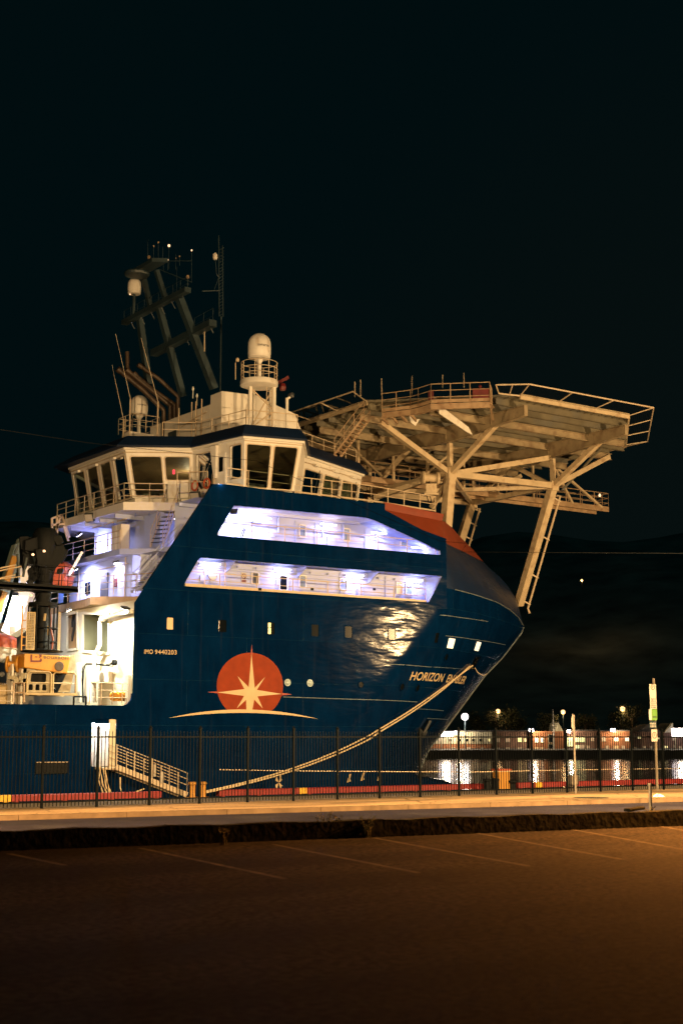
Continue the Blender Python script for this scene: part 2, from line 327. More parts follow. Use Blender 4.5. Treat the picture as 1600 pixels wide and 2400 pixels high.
    def build(s, name, m, parent=None, smooth=False, bevel=0):
        me = bpy.data.meshes.new(name)
        off = Vector((0, 0, 0)); p = parent
        while p is not None:
            if p in ROOT: off = ROOT[p]; break
            p = p.parent
        me.from_pydata([v - off for v in s.v], [], s.f); me.update()
        ms = m if isinstance(m, (list, tuple)) else [m]
        for x in ms: me.materials.append(M[x] if isinstance(x, str) else x)
        for i, p in enumerate(me.polygons):
            p.material_index = s.mi[i]
        bm = bmesh.new(); bm.from_mesh(me); bmesh.ops.recalc_face_normals(bm, faces=bm.faces); bm.to_mesh(me); bm.free()
        if smooth:
            for p in me.polygons: p.use_smooth = True
            me.set_sharp_from_angle(angle=R(40))
        o = bpy.data.objects.new(name, me); link(o)
        if parent is not None: o.parent = parent
        if bevel:
            bv = o.modifiers.new('edge', 'BEVEL'); bv.width = bevel; bv.segments = 2; bv.limit_method = 'ANGLE'
        return o

def railing(mb, base, h=1.05, rails=3, step=1.5, r=0.028, posts=True):
    base = [Vector(p) for p in base]; z = Vector((0, 0, 1))
    for k in range(rails):
        hh = h * (rails - k) / rails
        mb.tube([p + z * hh for p in base], r if k == 0 else r * 0.75, 6)
    if posts:
        for a, b in zip(base, base[1:]):
            n = max(1, round((b - a).length / step))
            for i in range(n + 1):
                p = a.lerp(b, i / n); mb.tube([p, p + z * h], r, 6)
    return mb

def light(name, kind, loc, energy, col, parent=None, **k):
    d = bpy.data.lights.new(name, kind); d.energy = energy; d.color = col
    o = bpy.data.objects.new(name, d); link(o)
    tgt = k.pop('target', None)
    for a, b in k.items(): setattr(d, a, b)
    if parent is not None:
        off = Vector((0, 0, 0)); p = parent
        while p is not None:
            if p in ROOT: off = ROOT[p]; break
            p = p.parent
        o.parent = parent; o.location = Vector(loc) - off
    else: o.location = loc
    if tgt is not None:
        o.rotation_euler = (Vector(tgt) - Vector(loc)).to_track_quat('-Z', 'Y').to_euler()
    return o

def text2d(body, shear=0.0, offset=0.0, space=1.0):
    cu = bpy.data.curves.new('t', 'FONT'); cu.body = body; cu.shear = shear; cu.offset = offset; cu.space_character = space
    cu.resolution_u = 4; cu.size = 1.0
    o = bpy.data.objects.new('t', cu); link(o); bpy.context.view_layer.update()
    dg = bpy.context.evaluated_depsgraph_get(); me = bpy.data.meshes.new_from_object(o.evaluated_get(dg))
    v = [(p.co.x, p.co.y) for p in me.vertices]; f = [list(p.vertices) for p in me.polygons]
    bpy.data.objects.remove(o); bpy.data.curves.remove(cu); bpy.data.meshes.remove(me)
    x0 = min(p[0] for p in v); x1 = max(p[0] for p in v); y1 = max(p[1] for p in v)
    return [((x - x0) / (x1 - x0), y / y1) for x, y in v], f

def lettering(body, fmap, name, m, parent, **k):
    v, f = text2d(body, **k); mb = MB(); mb.add([fmap(a, b) for a, b in v], f); return mb.build(name, m, parent)

def lerp_table(t, x):
    if x <= t[0][0]: return t[0][1]
    for (a, b), (c, d) in zip(t, t[1:]):
        if x <= c: return b + (d - b) * (x - a) / (c - a)
    return t[-1][1]

def rounded(pts, rad, n=4):                     # round the corners of a 2D loop
    out = []; N = len(pts)
    for i, p in enumerate(pts):
        r = rad[i] if isinstance(rad, (list, tuple)) else rad
        if r <= 0: out.append(tuple(p)); continue
        p = Vector(p); a = (Vector(pts[i - 1]) - p); b = (Vector(pts[(i + 1) % N]) - p)
        a = p + a.normalized() * min(r, a.length / 2); b = p + b.normalized() * min(r, b.length / 2)
        for k in range(n + 1):
            t = k / n; q = a * (1 - t) ** 2 + p * 2 * t * (1 - t) + b * t * t; out.append((q.x, q.y))
    return out
# ------------------------------------------------------------------ camera, sky, street lighting
cam = bpy.data.cameras.new('camera'); co = link(bpy.data.objects.new('camera', cam)); scn.camera = co
co.location = (0, 0, ZC)
f = Vector((cA * cP, sA * cP, sP)); co.rotation_euler = f.to_track_quat('-Z', 'Y').to_euler()
cam.sensor_fit = 'VERTICAL'; cam.sensor_height = 36.0; cam.lens = 36.0 * FPX / 2400.0
cam.clip_start = 0.2; cam.clip_end = 5000
cam.dof.use_dof = True; cam.dof.focus_distance = 80; cam.dof.aperture_fstop = 2.0

w = bpy.data.worlds.new('World'); scn.world = w; w.use_nodes = True
nt = w.node_tree; bg = nt.nodes['Background']
tc = nt.nodes.new('ShaderNodeTexCoord')
dp = nt.nodes.new('ShaderNodeVectorMath'); dp.operation = 'DOT_PRODUCT'
gl = Vector((0.80, 0.60, 0.10)).normalized(); dp.inputs[1].default_value = gl      # town glow low over the harbour mouth
nt.links.new(tc.outputs['Generated'], dp.inputs[0])
mr = nt.nodes.new('ShaderNodeMapRange'); mr.inputs['From Min'].default_value = 0.90; mr.inputs['From Max'].default_value = 1.0
mr.interpolation_type = 'SMOOTHSTEP'
nt.links.new(dp.outputs['Value'], mr.inputs['Value'])
mx = nt.nodes.new('ShaderNodeMix'); mx.data_type = 'RGBA'
mx.inputs['A'].default_value = (0.0005, 0.0040, 0.0048, 1); mx.inputs['B'].default_value = (0.0020, 0.0046, 0.0046, 1)
nt.links.new(mr.outputs[0], mx.inputs['Factor']); nt.links.new(mx.outputs['Result'], bg.inputs['Color'])
bg.inputs['Strength'].default_value = 1.0

scn.view_settings.view_transform = 'Standard'; scn.view_settings.look = 'None'
scn.view_settings.exposure = 0; scn.view_settings.gamma = 1
scn.cycles.use_denoising = True
scn.cycles.sample_clamp_indirect = 6; scn.cycles.max_bounces = 7; scn.cycles.diffuse_bounces = 3; scn.cycles.glossy_bounces = 3
scn.cycles.caustics_reflective = False; scn.cycles.caustics_refractive = False

SOD = (1.0, 0.63, 0.28)
def street_lamp(x, y, zb, h, tgt, power, label, spot=146, blend=0.6, col=SOD):
    t = thing('street_lamp', label, 'street lamp', (x, y, zb), 'sodium street lamps around the parking lot')
    d = Vector((tgt[0] - x, tgt[1] - y, 0)).normalized()
    MB().tube([(x, y, zb), (x, y, zb + h * .5), (x, y, zb + h)], [0.11, 0.09, 0.06], 10).build('pole', 'galv', t, True)
    MB().tube([(x, y, zb + h - .1), Vector((x, y, zb + h + .25)) + d * .5, Vector((x, y, zb + h + .3)) + d * 1.5], 0.045, 8).build('arm', 'galv', t, True)
    c = Vector((x, y, zb + h + .3)) + d * 1.8; s = d.cross(Vector((0, 0, 1)))
    MB().obox(c, d * .38, s * .17, Vector((0, 0, .09))).build('lamp_head', 'galv', t, bevel=.03)
    MB().obox(c - Vector((0, 0, .12)), d * .28, s * .12, Vector((0, 0, .025))).build('lens', 'sodium', t)
    light('street_light', 'SPOT', c - Vector((0, 0, .3)), power, col, t, spot_size=R(spot), spot_blend=blend, shadow_soft_size=.25, target=tgt)
street_lamp(2.0, 23.5, -.46, 9.5, (32, 62, 2), 93000, 'tall galvanised sodium street lamp beyond the low wall, left of the view')
street_lamp(36.0, 22.0, -.46, 9.5, (40, 62, 4), 70000, 'tall galvanised sodium street lamp by the road, right of the view')
street_lamp(72.0, 37.2, -.46, 10.5, (62, 62, 8), 56000, 'galvanised sodium street lamp farther along the sidewalk to the right')
street_lamp(26.8, 18.6, 0, 4.4, (14.0, 22.5, 0.6), 13500, 'short sodium street lamp standing in the lot before the low wall, right of the view', spot=128, blend=1.0, col=(1.0, 0.34, 0.06))

# ------------------------------------------------------------------ ground, road, quay, water, far shore
def struct(name, mb, m):
    o = mb.build(name, m); o['kind'] = 'structure'; return o
kA = at('K', 0, 850, Z=-.32); kB = at('M', 1568, 735, Z=-.32)
kd = (kB - kA).normalized(); K0 = kA - kd * 24; K1 = kB + kd * 90
wA = at('F', 0, 1955, Z=0); wB = at('F', 1568, 1897, Z=0); wd = (wB - wA).normalized(); W0 = wA - wd * 70; W1 = wB + wd * 70
wn = Vector((-wd.y, wd.x, 0))
def low(p, z): return Vector((p.x, p.y, z))
struct('parking_lot', MB().poly([(-60, -60, 0), (120, -60, 0), low(W1, 0), low(W0, 0)]), 'lot')
struct('road', MB().poly([low(W0 + wn * .2, -.46), low(W1 + wn * .2, -.46), low(K1 + Vector((0, .05, 0)), -.46), low(K0 + Vector((0, .05, 0)), -.46)]), 'road')
# sidewalk slab with a real kerb step
mb = MB(); k0b, k1b = K0, K1
kn = Vector((-kd.y, kd.x, 0))
mb.poly([low(K0 + kn * .18, -.322), low(K1 + kn * .18, -.322), (K1.x, 40.45, -.322), (K0.x, 40.45, -.322)])
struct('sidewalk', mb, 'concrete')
mb = MB(); L = (K1 - K0).length; n = int(L / 3)
for i in range(n):
    a = K0 + kd * (L * i / n + .008); b = K0 + kd * (L * (i + 1) / n - .008)
    mb.prism([low(a, -.6), low(b, -.6), low(b, -.325), low(a, -.325)], kn * .175)
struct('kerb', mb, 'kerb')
struct('quay', MB().add([(-40, 40.46, -.34), (130, 40.46, -.34), (130, 64.6, -1.29), (-40, 64.6, -1.29), (130, 64.6, -6), (-40, 64.6, -6)], [(0, 1, 2, 3), (3, 2, 4, 5)]), 'apron')
WZ = -3.2
struct('water', MB().poly([(-400, 64.55, WZ), (700, 64.55, WZ), (900, 900, WZ), (-700, 900, WZ)]), 'water')
# manhole plate on the sidewalk and the worn bay lines of the lot
c = at('W', 440, 1618, Z=-.318)
o = MB().lathe(c, [(0.62, 0), (0.62, .004)], 28).build('manhole_cover', 'wallc'); tag(o, 'dark round manhole cover flat in the bright sidewalk', 'manhole cover')
for i, (a, b) in enumerate([((20, 118), (150, 145)), ((320, 105), (655, 176)), ((628, 97), (960, 162)), ((858, 82), (1215, 147)), ((1088, 70), (1430, 132)), ((1302, 61), (1660, 125)), ((1488, 51), (1800, 104))]):
    p = at('Z', *a, Z=.004); q = at('Z', *b, Z=.004); s = (q - p).cross(Vector((0, 0, 1))).normalized() * .05
    o = MB().poly([p - s, q - s, q + s, p + s]).build('parking_line', 'line'); o['kind'] = 'structure'
# low retaining wall between lot and road
lw = thing('low_wall', 'long low dark concrete wall between parking lot and road', 'wall', (20, 20.5, 0))
mb = MB(); L = (W1 - W0).length; n = int(L / 4)
for i in range(n):
    a = W0 + wd * (L * i / n); b = W0 + wd * (L * (i + 1) / n - .012)
    sub = 8; 
    for k in range(sub):
        p = a.lerp(b, k / sub); q = a.lerp(b, (k + 1) / sub)
        h0 = .30 + .014 * math.sin(i * 8.1 + k * 1.7); h1 = .30 + .014 * math.sin(i * 8.1 + (k + 1) * 1.7)
        mb.prism([low(p, -.7), low(q, -.7), low(q, h1), low(p, h0)], wn * .28)
mb.build('wall_body', 'wallc', lw)

# ------------------------------------------------------------------ security fence
FY = 40.0; F0 = at('K', 307, 795, Y=FY).x; SP = (at('M', 1460, 690, Y=FY).x - F0) / 15.0
fe = thing('steel_fence', 'long black steel picket fence along the sidewalk before the ship', 'fence', (30, FY, -.33))
post0 = None; panel0 = None
for i in range(-8, 21):
    x = F0 + SP * i
    if post0 is None:
        mb = MB().box((x - .035, FY - .035, -.4), (x + .035, FY + .035, 2.02)).box((x - .046, FY - .046, 2.02), (x + .046, FY + .046, 2.045))
        mb.lathe((x, FY, 2.045), [(.02, 0), (.035, .02), (.035, .045), (.012, .065)], 10)
        post0 = mb.build('post', 'fence', fe); px0 = x
        mb = MB()
        for zc in (1.76, -.14): mb.box((x + .037, FY - .02, zc - .022), (x + SP - .037, FY + .02, zc + .022))
        npk = 15
        for k in range(1, npk):
            xx = x + SP * k / npk
            mb.box((xx - .0095, FY - .0095, -.27), (xx + .0095, FY + .0095, 1.90))
            mb.add([(xx - .0095, FY - .0095, 1.90), (xx + .0095, FY - .0095, 1.90), (xx + .0095, FY + .0095, 1.90), (xx - .0095, FY + .0095, 1.90), (xx, FY, 1.97)], [(0, 1, 4), (1, 2, 4), (2, 3, 4), (3, 0, 4)])
        panel0 = mb.build('picket_panel', 'fence', fe)
    else:
        for src in (post0, panel0):
            o = src.copy(); link(o); o.parent = fe; o.location.x = x - px0
pts = [at('L', 190, 428, Y=40.12), at('L', 618, 436, Y=40.12), at('L', 1380, 441, Y=40.12), at('M', 420, 592, Y=40.12), at('M', 1000, 580, Y=40.12), at('M', 1560, 573, Y=40.12)]
o = MB().tube(pts, .013, 5).build('cable_line', 'rail'); tag(o, 'thin pale cable strung waist high along the back of the fence', 'cable')

# ------------------------------------------------------------------ quay edge: painted curb, bollards
def curb(xa, xb, m, label):
    z0, z1 = -1.30, -.90
    mb = MB().prism([(xa + .01, 63.95, z0 + .1), (xa + .01, 63.95, z1 - .04), (xa + .01, 63.99, z1), (xa + .01, 64.31, z1), (xa + .01, 64.35, z1 - .04), (xa + .01, 64.35, z0 + .1)], (xb - xa - .02, 0, 0))
    n = max(1, int((xb - xa) / 2.4))
    for i in range(n + 1):
        x = xa + .15 + (xb - xa - .5) * i / n; mb.box((x, 64.0, z0 - .05), (x + .22, 64.3, z0 + .098))
    o = mb.build('quay_curb', m); tag(o, label, 'quay curb', 'painted curb beams along the quay edge'); return o
xs = lambda v, u, w: at(v, u, w, Y=64).x
x0 = xs('K', 85, 720); x1 = xs('K', 1185, 710)
curb(12, x0, 'qyellow', 'yellow painted quay curb beam at the left end behind the fence')
curb(x0, x1, 'qred', 'red painted quay curb beam passing under the gangway')
curb(xs('L', 190, 575), xs('L', 678, 570), 'qred', 'red quay curb beam under the mooring lines, right of the orange bollard')
curb(xs('L', 678, 570), xs('L', 727, 570), 'qyellow', 'short yellow quay curb block between two red beams before the hull')
curb(xs('L', 727, 570), xs('M', 460, 675), 'qred', 'long red quay curb beam in front of the ship bow')
curb(xs('M', 645, 665), xs('M', 745, 660), 'qred', 'short red quay curb beam right of the orange box bollard')
curb(xs('M', 745, 660), xs('M', 782, 660), 'qyellow', 'small yellow quay curb block by the open water')
curb(xs('M', 782, 660), 96, 'qred', 'red quay curb beam running to the right along open water')
def bollard(x, m, label, r=.16, h=.75):
    t = thing('mooring_bollard', label, 'bollard', (x, 63.3, -1.27))
    MB().box((x - .55, 63.0, -1.3), (x + .55, 63.6, -1.19)).build('base_plate', m, t, bevel=.02)
    for s in (-.3, .3):
        MB().lathe((x + s, 63.3, -1.19), [(r, 0), (r * .92, .1), (r * .92, h - .18), (r * 1.3, h - .12), (r * 1.3, h - .03), (r * .9, h)], 18).build('post', m, t, True)
    return t
bxA = at('L', 60, 580, Y=63.3).x
bollard(bxA, 'yellow', 'orange yellow twin post mooring bollard holding the bow lines')
bxB = at('M', 575, 665, Y=63.3).x
t = thing('box_bollard', 'orange square capped bollard standing in the gap of the red quay curb', 'bollard', (bxB, 63.6, -1.27))
MB().box((bxB - .42, 63.3, -1.3), (bxB + .42, 63.9, -.18)).build('body', 'yellow', t, bevel=.06)
MB().box((bxB - .5, 63.22, -.178), (bxB + .5, 63.98, -.06)).build('cap', 'orange', t, bevel=.03)
bxC = at('M', 500, 670, Y=63.3).x
bollard(bxC, 'black', 'low black twin post bollard left of the orange box bollard', .2, .6)
bxD = at('M', 622, 680, Y=63.3).x
o = MB().lathe((bxD, 63.4, -1.3), [(.34, 0), (.34, .06), (.2, .1), (.2, .38), (.36, .46), (.36, .56), (.2, .62)], 18).build('mushroom_bollard', 'black', smooth=True)
tag(o, 'single low black mushroom bollard right of the orange box bollard', 'bollard')
# ------------------------------------------------------------------ the ship: hull
CY, NY = 75.5, 66.0; HB = CY - NY
ship = thing('offshore_ship', 'large dark blue offshore support ship moored bow right, white bridge and helideck over the bow', 'ship', (50, 75.5, -3.2))
_st = [at('I', 1355, 1215, Y=CY), at('I', 1350, 1250, Y=CY), at('I', 1328, 1280, Y=CY), at('I', 1160, 1500, Y=CY), at('I', 1000, 1662, Y=CY), at('I', 640, 2150, Y=CY), at('M', 150, 470, Y=CY)]
STEM = sorted([(p.z, p.x) for p in _st]); STEM = [(-5.0, STEM[0][1] - 3.2)] + STEM
XTIP = STEM[-1][1]
STEM.append((12.0, XTIP))
def hullY(X, z):
    xe = lerp_table(STEM, z); xs_ = lerp_table([(-5, 41.0), (1, 45.5), (9.35, 54.1)], z); p = lerp_table([(-5, 1.9), (1, 1.7), (9.35, 1.25), (10.6, 1.2)], z)
    if X <= xs_: return NY
    u = min(1.0, (X - xs_) / (xe - xs_)); return CY - HB * (1 - u ** p)
def hit(v, u, w):
    d = ray(v, u, w); lo, hi = 60 / d.y, 78 / d.y
    for _ in range(50):
        t = (lo + hi) / 2
        if d.y * t > hullY(d.x * t, ZC + d.z * t): hi = t
        else: lo = t
    return d * lo + Vector((0, 0, ZC))
def onhull(X, z, out=.02):
    e = .05; gy = (hullY(X + e, z) - hullY(X - e, z)) / (2 * e); gz = (hullY(X, z + e) - hullY(X, z - e)) / (2 * e)
    n = Vector((gy, -1, gz)).normalized(); return Vector((X, hullY(X, z), z)) + n * out
def mirror(p): return Vector((p[0], 2 * CY - p[1], p[2]))
mb = MB()
def loft(rows, mb, flip=True):
    k = len(mb.v); n = len(rows[0])
    for r in rows: mb.v += [Vector(p) for p in r]
    for i in range(len(rows) - 1):
        for j in range(n - 1):
            a = k + i * n + j; mb.f.append([a, a + 1, a + n + 1, a + n]); mb.mi.append(0)
    if flip: loft([[mirror(p) for p in r] for r in rows], mb, False)
NU = 56
XA = 33.34
def zk(X): return lerp_table([(54.1, 10.6), (62, 10.5), (65, 10.3), (67.4, 10.0), (68.5, 9.62)], X)
rows = []
for z in [-5.0 + (8.6 + 5.0) * j / 20 for j in range(21)] + [8.85, 9.1, 9.35]:
    xa = XA + max(0, z - 8.6) * .665
    rows.append([(lambda X: (X, hullY(X, z), z))(xa + (lerp_table(STEM, z) - xa) * (i / NU)) for i in range(NU + 1)])
loft(rows, mb)
rows = []
for j in range(5):
    r = []
    for i in range(31):
        X = 54.1 + (XTIP - 54.1) * i / 30; z = 9.35 + (zk(X) - 9.35) * j / 4; r.append((X, hullY(X, z), z))
    rows.append(r)
loft(rows, mb)
# bulbous bow
sp = []
for i in range(13):
    th = math.pi * i / 12; sp.append([(58.6 + 5.2 * math.cos(th), CY + 2.3 * math.sin(th) * math.cos(ph), -3.0 + 2.25 * math.sin(th) * math.sin(ph)) for ph in [2 * math.pi * k / 20 for k in range(21)]])
loft(sp, mb, False)
mb.build('hull_plating', 'hull', ship, True)
# bow above the knuckle: blue shoulder, red turtle back
Kc = [Vector((X, hullY(X, zk(X)), zk(X))) for X in [54.1 + (XTIP - 54.1) * i / 40 for i in range(41)]]
rr = [Vector((54.1, 66.0, 13.6)), at('I', 640, 445, Y=67.4), at('I', 760, 500, Y=69.3), at('I', 840, 537, Y=71), at('I', 900, 570, Y=72.6), at('I', 985, 612, Y=75.5)]
stem_up = [at('I', 1050, 680, Y=CY), at('I', 1150, 760, Y=CY), at('I', 1230, 860, Y=CY), at('I', 1290, 960, Y=CY), at('I', 1320, 1070, Y=CY), at('I', 1345, 1165, Y=CY), Kc[-1]]
def resample(pts, n):
    L = [0]
    for a, b in zip(pts, pts[1:]): L.append(L[-1] + (b - a).length)
    out = []
    for i in range(n):
        s = L[-1] * i / (n - 1); k = 0
        while k < len(pts) - 2 and L[k + 1] < s: k += 1
        out.append(pts[k].lerp(pts[k + 1], (s - L[k]) / max(1e-6, L[k + 1] - L[k])))
    return out
def smoothline(pts, it=2):
    for _ in range(it):
        q = [pts[0]]
        for a, b in zip(pts, pts[1:]): q += [a.lerp(b, .25), a.lerp(b, .75)]
        pts = q + [pts[-1]]
    return pts
Uc = resample(smoothline(rr + stem_up), 41); Kr = resample(Kc, 41)
rows = []
for j in range(9):
    t = j / 8; rows.append([Kr[i].lerp(Uc[i], t) + Vector((.25, -.45, 0)) * (math.sin(math.pi * t) * math.sin(math.pi * min(1, i / 40 * 1.0)) * .55) for i in range(41)])
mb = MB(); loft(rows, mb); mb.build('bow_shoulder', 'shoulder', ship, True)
top = [at('P', 10, 925, Y=66.05), at('P', 820, 1090, Y=67.3), at('I', 640, 250, Y=69), at('I', 700, 300, Y=70.6), at('I', 770, 380, Y=72.4), at('I', 840, 450, Y=73.8), at('I', 900, 510, Y=74.7), at('I', 985, 612, Y=75.5)]
red0 = [at('P', 10, 935, Y=66.0), at('I', 420, 318, Y=66.0), Vector((54.1, 66.0, 13.6))] + rr[1:]
nR = 40; Rt = resample(top, nR); Rb = resample(red0, nR)
rows = [[Rb[i].lerp(Rt[i], j / 5) for i in range(nR)] for j in range(6)]
mb = MB(); loft(rows, mb)
for i in range(nR - 1): mb.poly([Rt[i], Rt[i + 1], mirror(Rt[i + 1]), mirror(Rt[i])])
mb.build('foredeck_bulwark', 'hullred', ship, True)
a = [at('P', 10, 825, Y=66.03), at('P', 842, 995, Y=67.28), at('P', 820, 1092, Y=67.28), at('P', 10, 930, Y=66.03)]
MB().prism(a, (.05, .22, 0)).build('bulwark_coaming', 'hullred', ship); MB().prism([mirror(p) for p in a], (.05, -.22, 0)).build('bulwark_coaming', 'hullred', ship)
# flat side plate with the two gallery slots
q2 = lambda v, u, w: (lambda p: (p.x, p.z))(at(v, u, w, Y=NY))
slot_lo = rounded([q2('H', 22, 603), q2('H', 113, 442), q2('H', 1463, 546), q2('H', 1390, 693)], [.16, .22, .03, .03])
slot_up = rounded([q2('H', 207, 320), q2('H', 305, 152), q2('H', 1060, 222), q2('H', 1452, 405), q2('H', 1454, 430)], [.16, .1, .6, .03, .03])
xtop = q2('B', 1130, 530)
outer = [(XA + .75 * .665, 9.35), (54.1, 9.35), (54.1, 13.6), (red0[1].x, red0[1].z), (red0[0].x, red0[0].z), (red0[0].x, red0[0].z + .34), (xtop[0] + .9, 15.36), (xtop[0] + .12, xtop[1] + .05)]
f3 = lambda x, z: Vector((x, NY, z))
mb = MB().holed(outer, [slot_lo, slot_up], f3, (0, .16, 0))
# far side of the same plate, closed
mb.build('side_plate', 'hull', ship)
MB().poly([(43, 85, 9.3), (54.1, 85, 9.3), (54.1, 85, 13.6), (49, 85, 15.2), (43, 85, 15.2)]).build('far_side_plate', 'hull', ship)
# main deck side aft of the deckhouse, with the gangway doorway
d0 = q2('K', 668, 492); d1 = q2('K', 860, 143)
door = rounded([(d0[0], d0[1]), (d1[0], d0[1]), (d1[0], d1[1]), (d0[0], d1[1])], .12)
BT = q2('G', 900, 1766)[1]
side = [(-22, -5), (XA, -5), (XA, BT + .62)] + [(XA - .55 + .55 * math.cos(t), BT + .55 - .55 * math.sin(t)) for t in [math.pi / 2 * k / 6 for k in range(1, 7)]] + [(-22, BT)]
mb = MB().holed(side, [door], f3, (0, .14, 0))
mb.poly([mirror(f3(x, z)) for x, z in side]); mb.poly([(-22, 66, -5), (-22, 85, -5), (-22, 85, BT), (-22, 66, BT)])
mb.box((-22, 66.14, BT - .9), (XA, 66.6, BT - .002)); 
mb.build('aft_side_plate', 'hull', ship)
MB().poly([(-22, 66.6, 2.3), (XA + .3, 66.6, 2.3), (XA + .3, 84.9, 2.3), (-22, 84.9, 2.3)]).build('main_deck', 'black', ship)
dx0, dx1, dz0, dz1 = d0[0] - .05, d1[0] + .05, d0[1] - .03, d1[1] + .05
mb = MB().poly([(dx0, 68.2, dz0), (dx1 + 1, 68.2, dz0), (dx1 + 1, 68.2, dz1), (dx0, 68.2, dz1)]).poly([(dx0, 66.15, dz0), (dx0, 68.2, dz0), (dx0, 68.2, dz1), (dx0, 66.15, dz1)])
mb.poly([(dx1 + .0, 66.15, dz0), (dx1 + 1, 68.2, dz0), (dx1 + 1, 68.2, dz1), (dx1, 66.15, dz1)]).poly([(dx0, 66.15, dz0), (dx1, 66.15, dz0), (dx1 + 1, 68.2, dz0), (dx0, 68.2, dz0)]).poly([(dx0, 66.15, dz1), (dx1, 66.15, dz1), (dx1 + 1, 68.2, dz1), (dx0, 68.2, dz1)])
ent = mb.build('entry_lobby', 'white', ship)
x = d1[0]; MB().box((x - .38, 66.05, dz0 + .04), (x - .02, 66.1, dz1 - .06)).build('door_leaf', 'hangar', ent)
la = MB().box((31.3, 67.2, dz1 - .12), (32.3, 67.5, dz1 - .03)).build('lobby_lamp', 'lampwhite', ent)
light('lobby_light', 'POINT', (31.7, 67.2, dz1 - .35), 1900, (1, .93, .86), la, shadow_soft_size=.15)
mb = MB()
for zz in (.6, 2.4): mb.box((x - .42, 66.02, dz0 + zz * .9 - .3), (x - .36, 66.05, dz0 + zz * .9 - .2))
# windows, portholes, hatches of the hull
def plate(v, u0, w0, u1, w1, name, m, out=.02, rad=.05, parent=ship, depth=.05):
    a = hit(v, u0, w1); b = hit(v, u1, w0)
    xx = (a.x, b.x); zz = (a.z, b.z)
    lp = rounded([(xx[0], zz[0]), (xx[1], zz[0]), (xx[1], zz[1]), (xx[0], zz[1])], rad, 3)
    fr = [(x + (.05 if x > sum(xx) / 2 else -.05), z + (.05 if z > sum(zz) / 2 else -.05)) for x, z in lp]
    mb = MB(); n = len(lp)
    mb.add([onhull(*p, .015) for p in fr] + [onhull(*p, .03) for p in lp], [[i, (i + 1) % n, n + (i + 1) % n, n + i] for i in range(n)])
    fo = mb.build('port_frame', 'hull', parent)
    MB().poly([onhull(*p, .012) for p in lp]).build(name, m, fo)
    return fo
wl = []
for (v, a, b, c, d, m) in [('J', 237, 126, 277, 196, 'warmwin'), ('J', 558, 140, 602, 212, 'portdark'), ('J', 856, 156, 896, 226, 'portdark'), ('J', 1122, 168, 1166, 238, 'portdark'),
                           ('J', 1327, 178, 1370, 246, 'portdark'), ('I', 118, 1232, 178, 1328, 'portdark'), ('I', 534, 1268, 580, 1356, 'portdark'),
                           ('I', 648, 1322, 730, 1404, 'litwin'), ('I', 900, 1354, 968, 1426, 'litwin')]:
    o = plate(v, a, b, c, d, 'pane', m); wl.append(o)
o = wl[2]
for (a, b, c, d) in ((857, 157, 874, 184), (857, 188, 874, 224)):
    p = hit('J', a, d); q = hit('J', c, b)
    MB().poly([onhull(p.x, p.z, .02), onhull(q.x, p.z, .02), onhull(q.x, q.z, .02), onhull(p.x, q.z, .02)]).build('lit_curtain', 'yellowwin', o)
def porthole(v, u, w, rx, m, out=.03):
    c = hit(v, u, w); mb = MB(); n = 20
    ring = [(math.cos(2 * math.pi * k / n), math.sin(2 * math.pi * k / n)) for k in range(n)]
    i0 = [onhull(c.x + rx * a, c.z + rx * b, .01) for a, b in ring]; i1 = [onhull(c.x + rx * 1.0 * a, c.z + rx * b, .05) for a, b in ring]; i2 = [onhull(c.x + rx * .8 * a, c.z + rx * .8 * b, .05) for a, b in ring]
    F = []
    for k in range(n): F += [[k, (k + 1) % n, n + (k + 1) % n, n + k], [n + k, n + (k + 1) % n, 2 * n + (k + 1) % n, 2 * n + k]]
    f0 = MB().add(i0 + i1 + i2, F).build('porthole_ring', 'hull' if m != 'chrome' else 'coverreflect', ship, True)
    if m == 'chrome':
        pts = []; F = []
        for q, (s, o_) in enumerate(((.8, .05), (.6, .10), (.3, .14), (.02, .15))): pts += [onhull(c.x + rx * s * a, c.z + rx * s * b, o_) for a, b in ring]
        for q in range(3):
            for k in range(n): F.append([q * n + k, q * n + (k + 1) % n, (q + 1) * n + (k + 1) % n, (q + 1) * n + k])
        MB().add(pts, F).build('cover_dome', 'coverreflect', f0, True)
    else:
        MB().poly([onhull(c.x + rx * .8 * a, c.z + rx * .8 * b, .02) for a, b in ring]).build('pane', m, f0)
porthole('J', 975, 522, .20, 'chrome'); porthole('J', 1112, 525, .20, 'chrome'); porthole('J', 1425, 535, .21, 'portdark')
porthole('I', 240, 1762, .24, 'portdark'); porthole('I', 382, 1772, .24, 'portdark'); porthole('I', 645, 1488, .25, 'portdark')
# mooring chock
c = hit('I', 905, 1545)
mb = MB()
for dz in (.38, -.30): mb.add([onhull(c.x + a, c.z + dz + b, o_) for o_ in (.0, .12) for a, b in ((-.42, -.06), (.42, -.06), (.42, .06), (-.42, .06))], [(0, 1, 5, 4), (1, 2, 6, 5), (2, 3, 7, 6), (3, 0, 4, 7), (4, 5, 6, 7)])
ck = mb.build('mooring_chock', 'chrome', ship)
MB().poly([onhull(c.x + a, c.z + b, .016) for a, b in ((-.4, -.24), (.4, -.24), (.4, .32), (-.4, .32))]).build('opening', 'portdark', ck)
for s in (-.22, .02):
    MB().tube([onhull(c.x + s, c.z - .26, .1), onhull(c.x + s, c.z + .3, .1)], .05, 10).build('roller', 'chrome', ck, True)
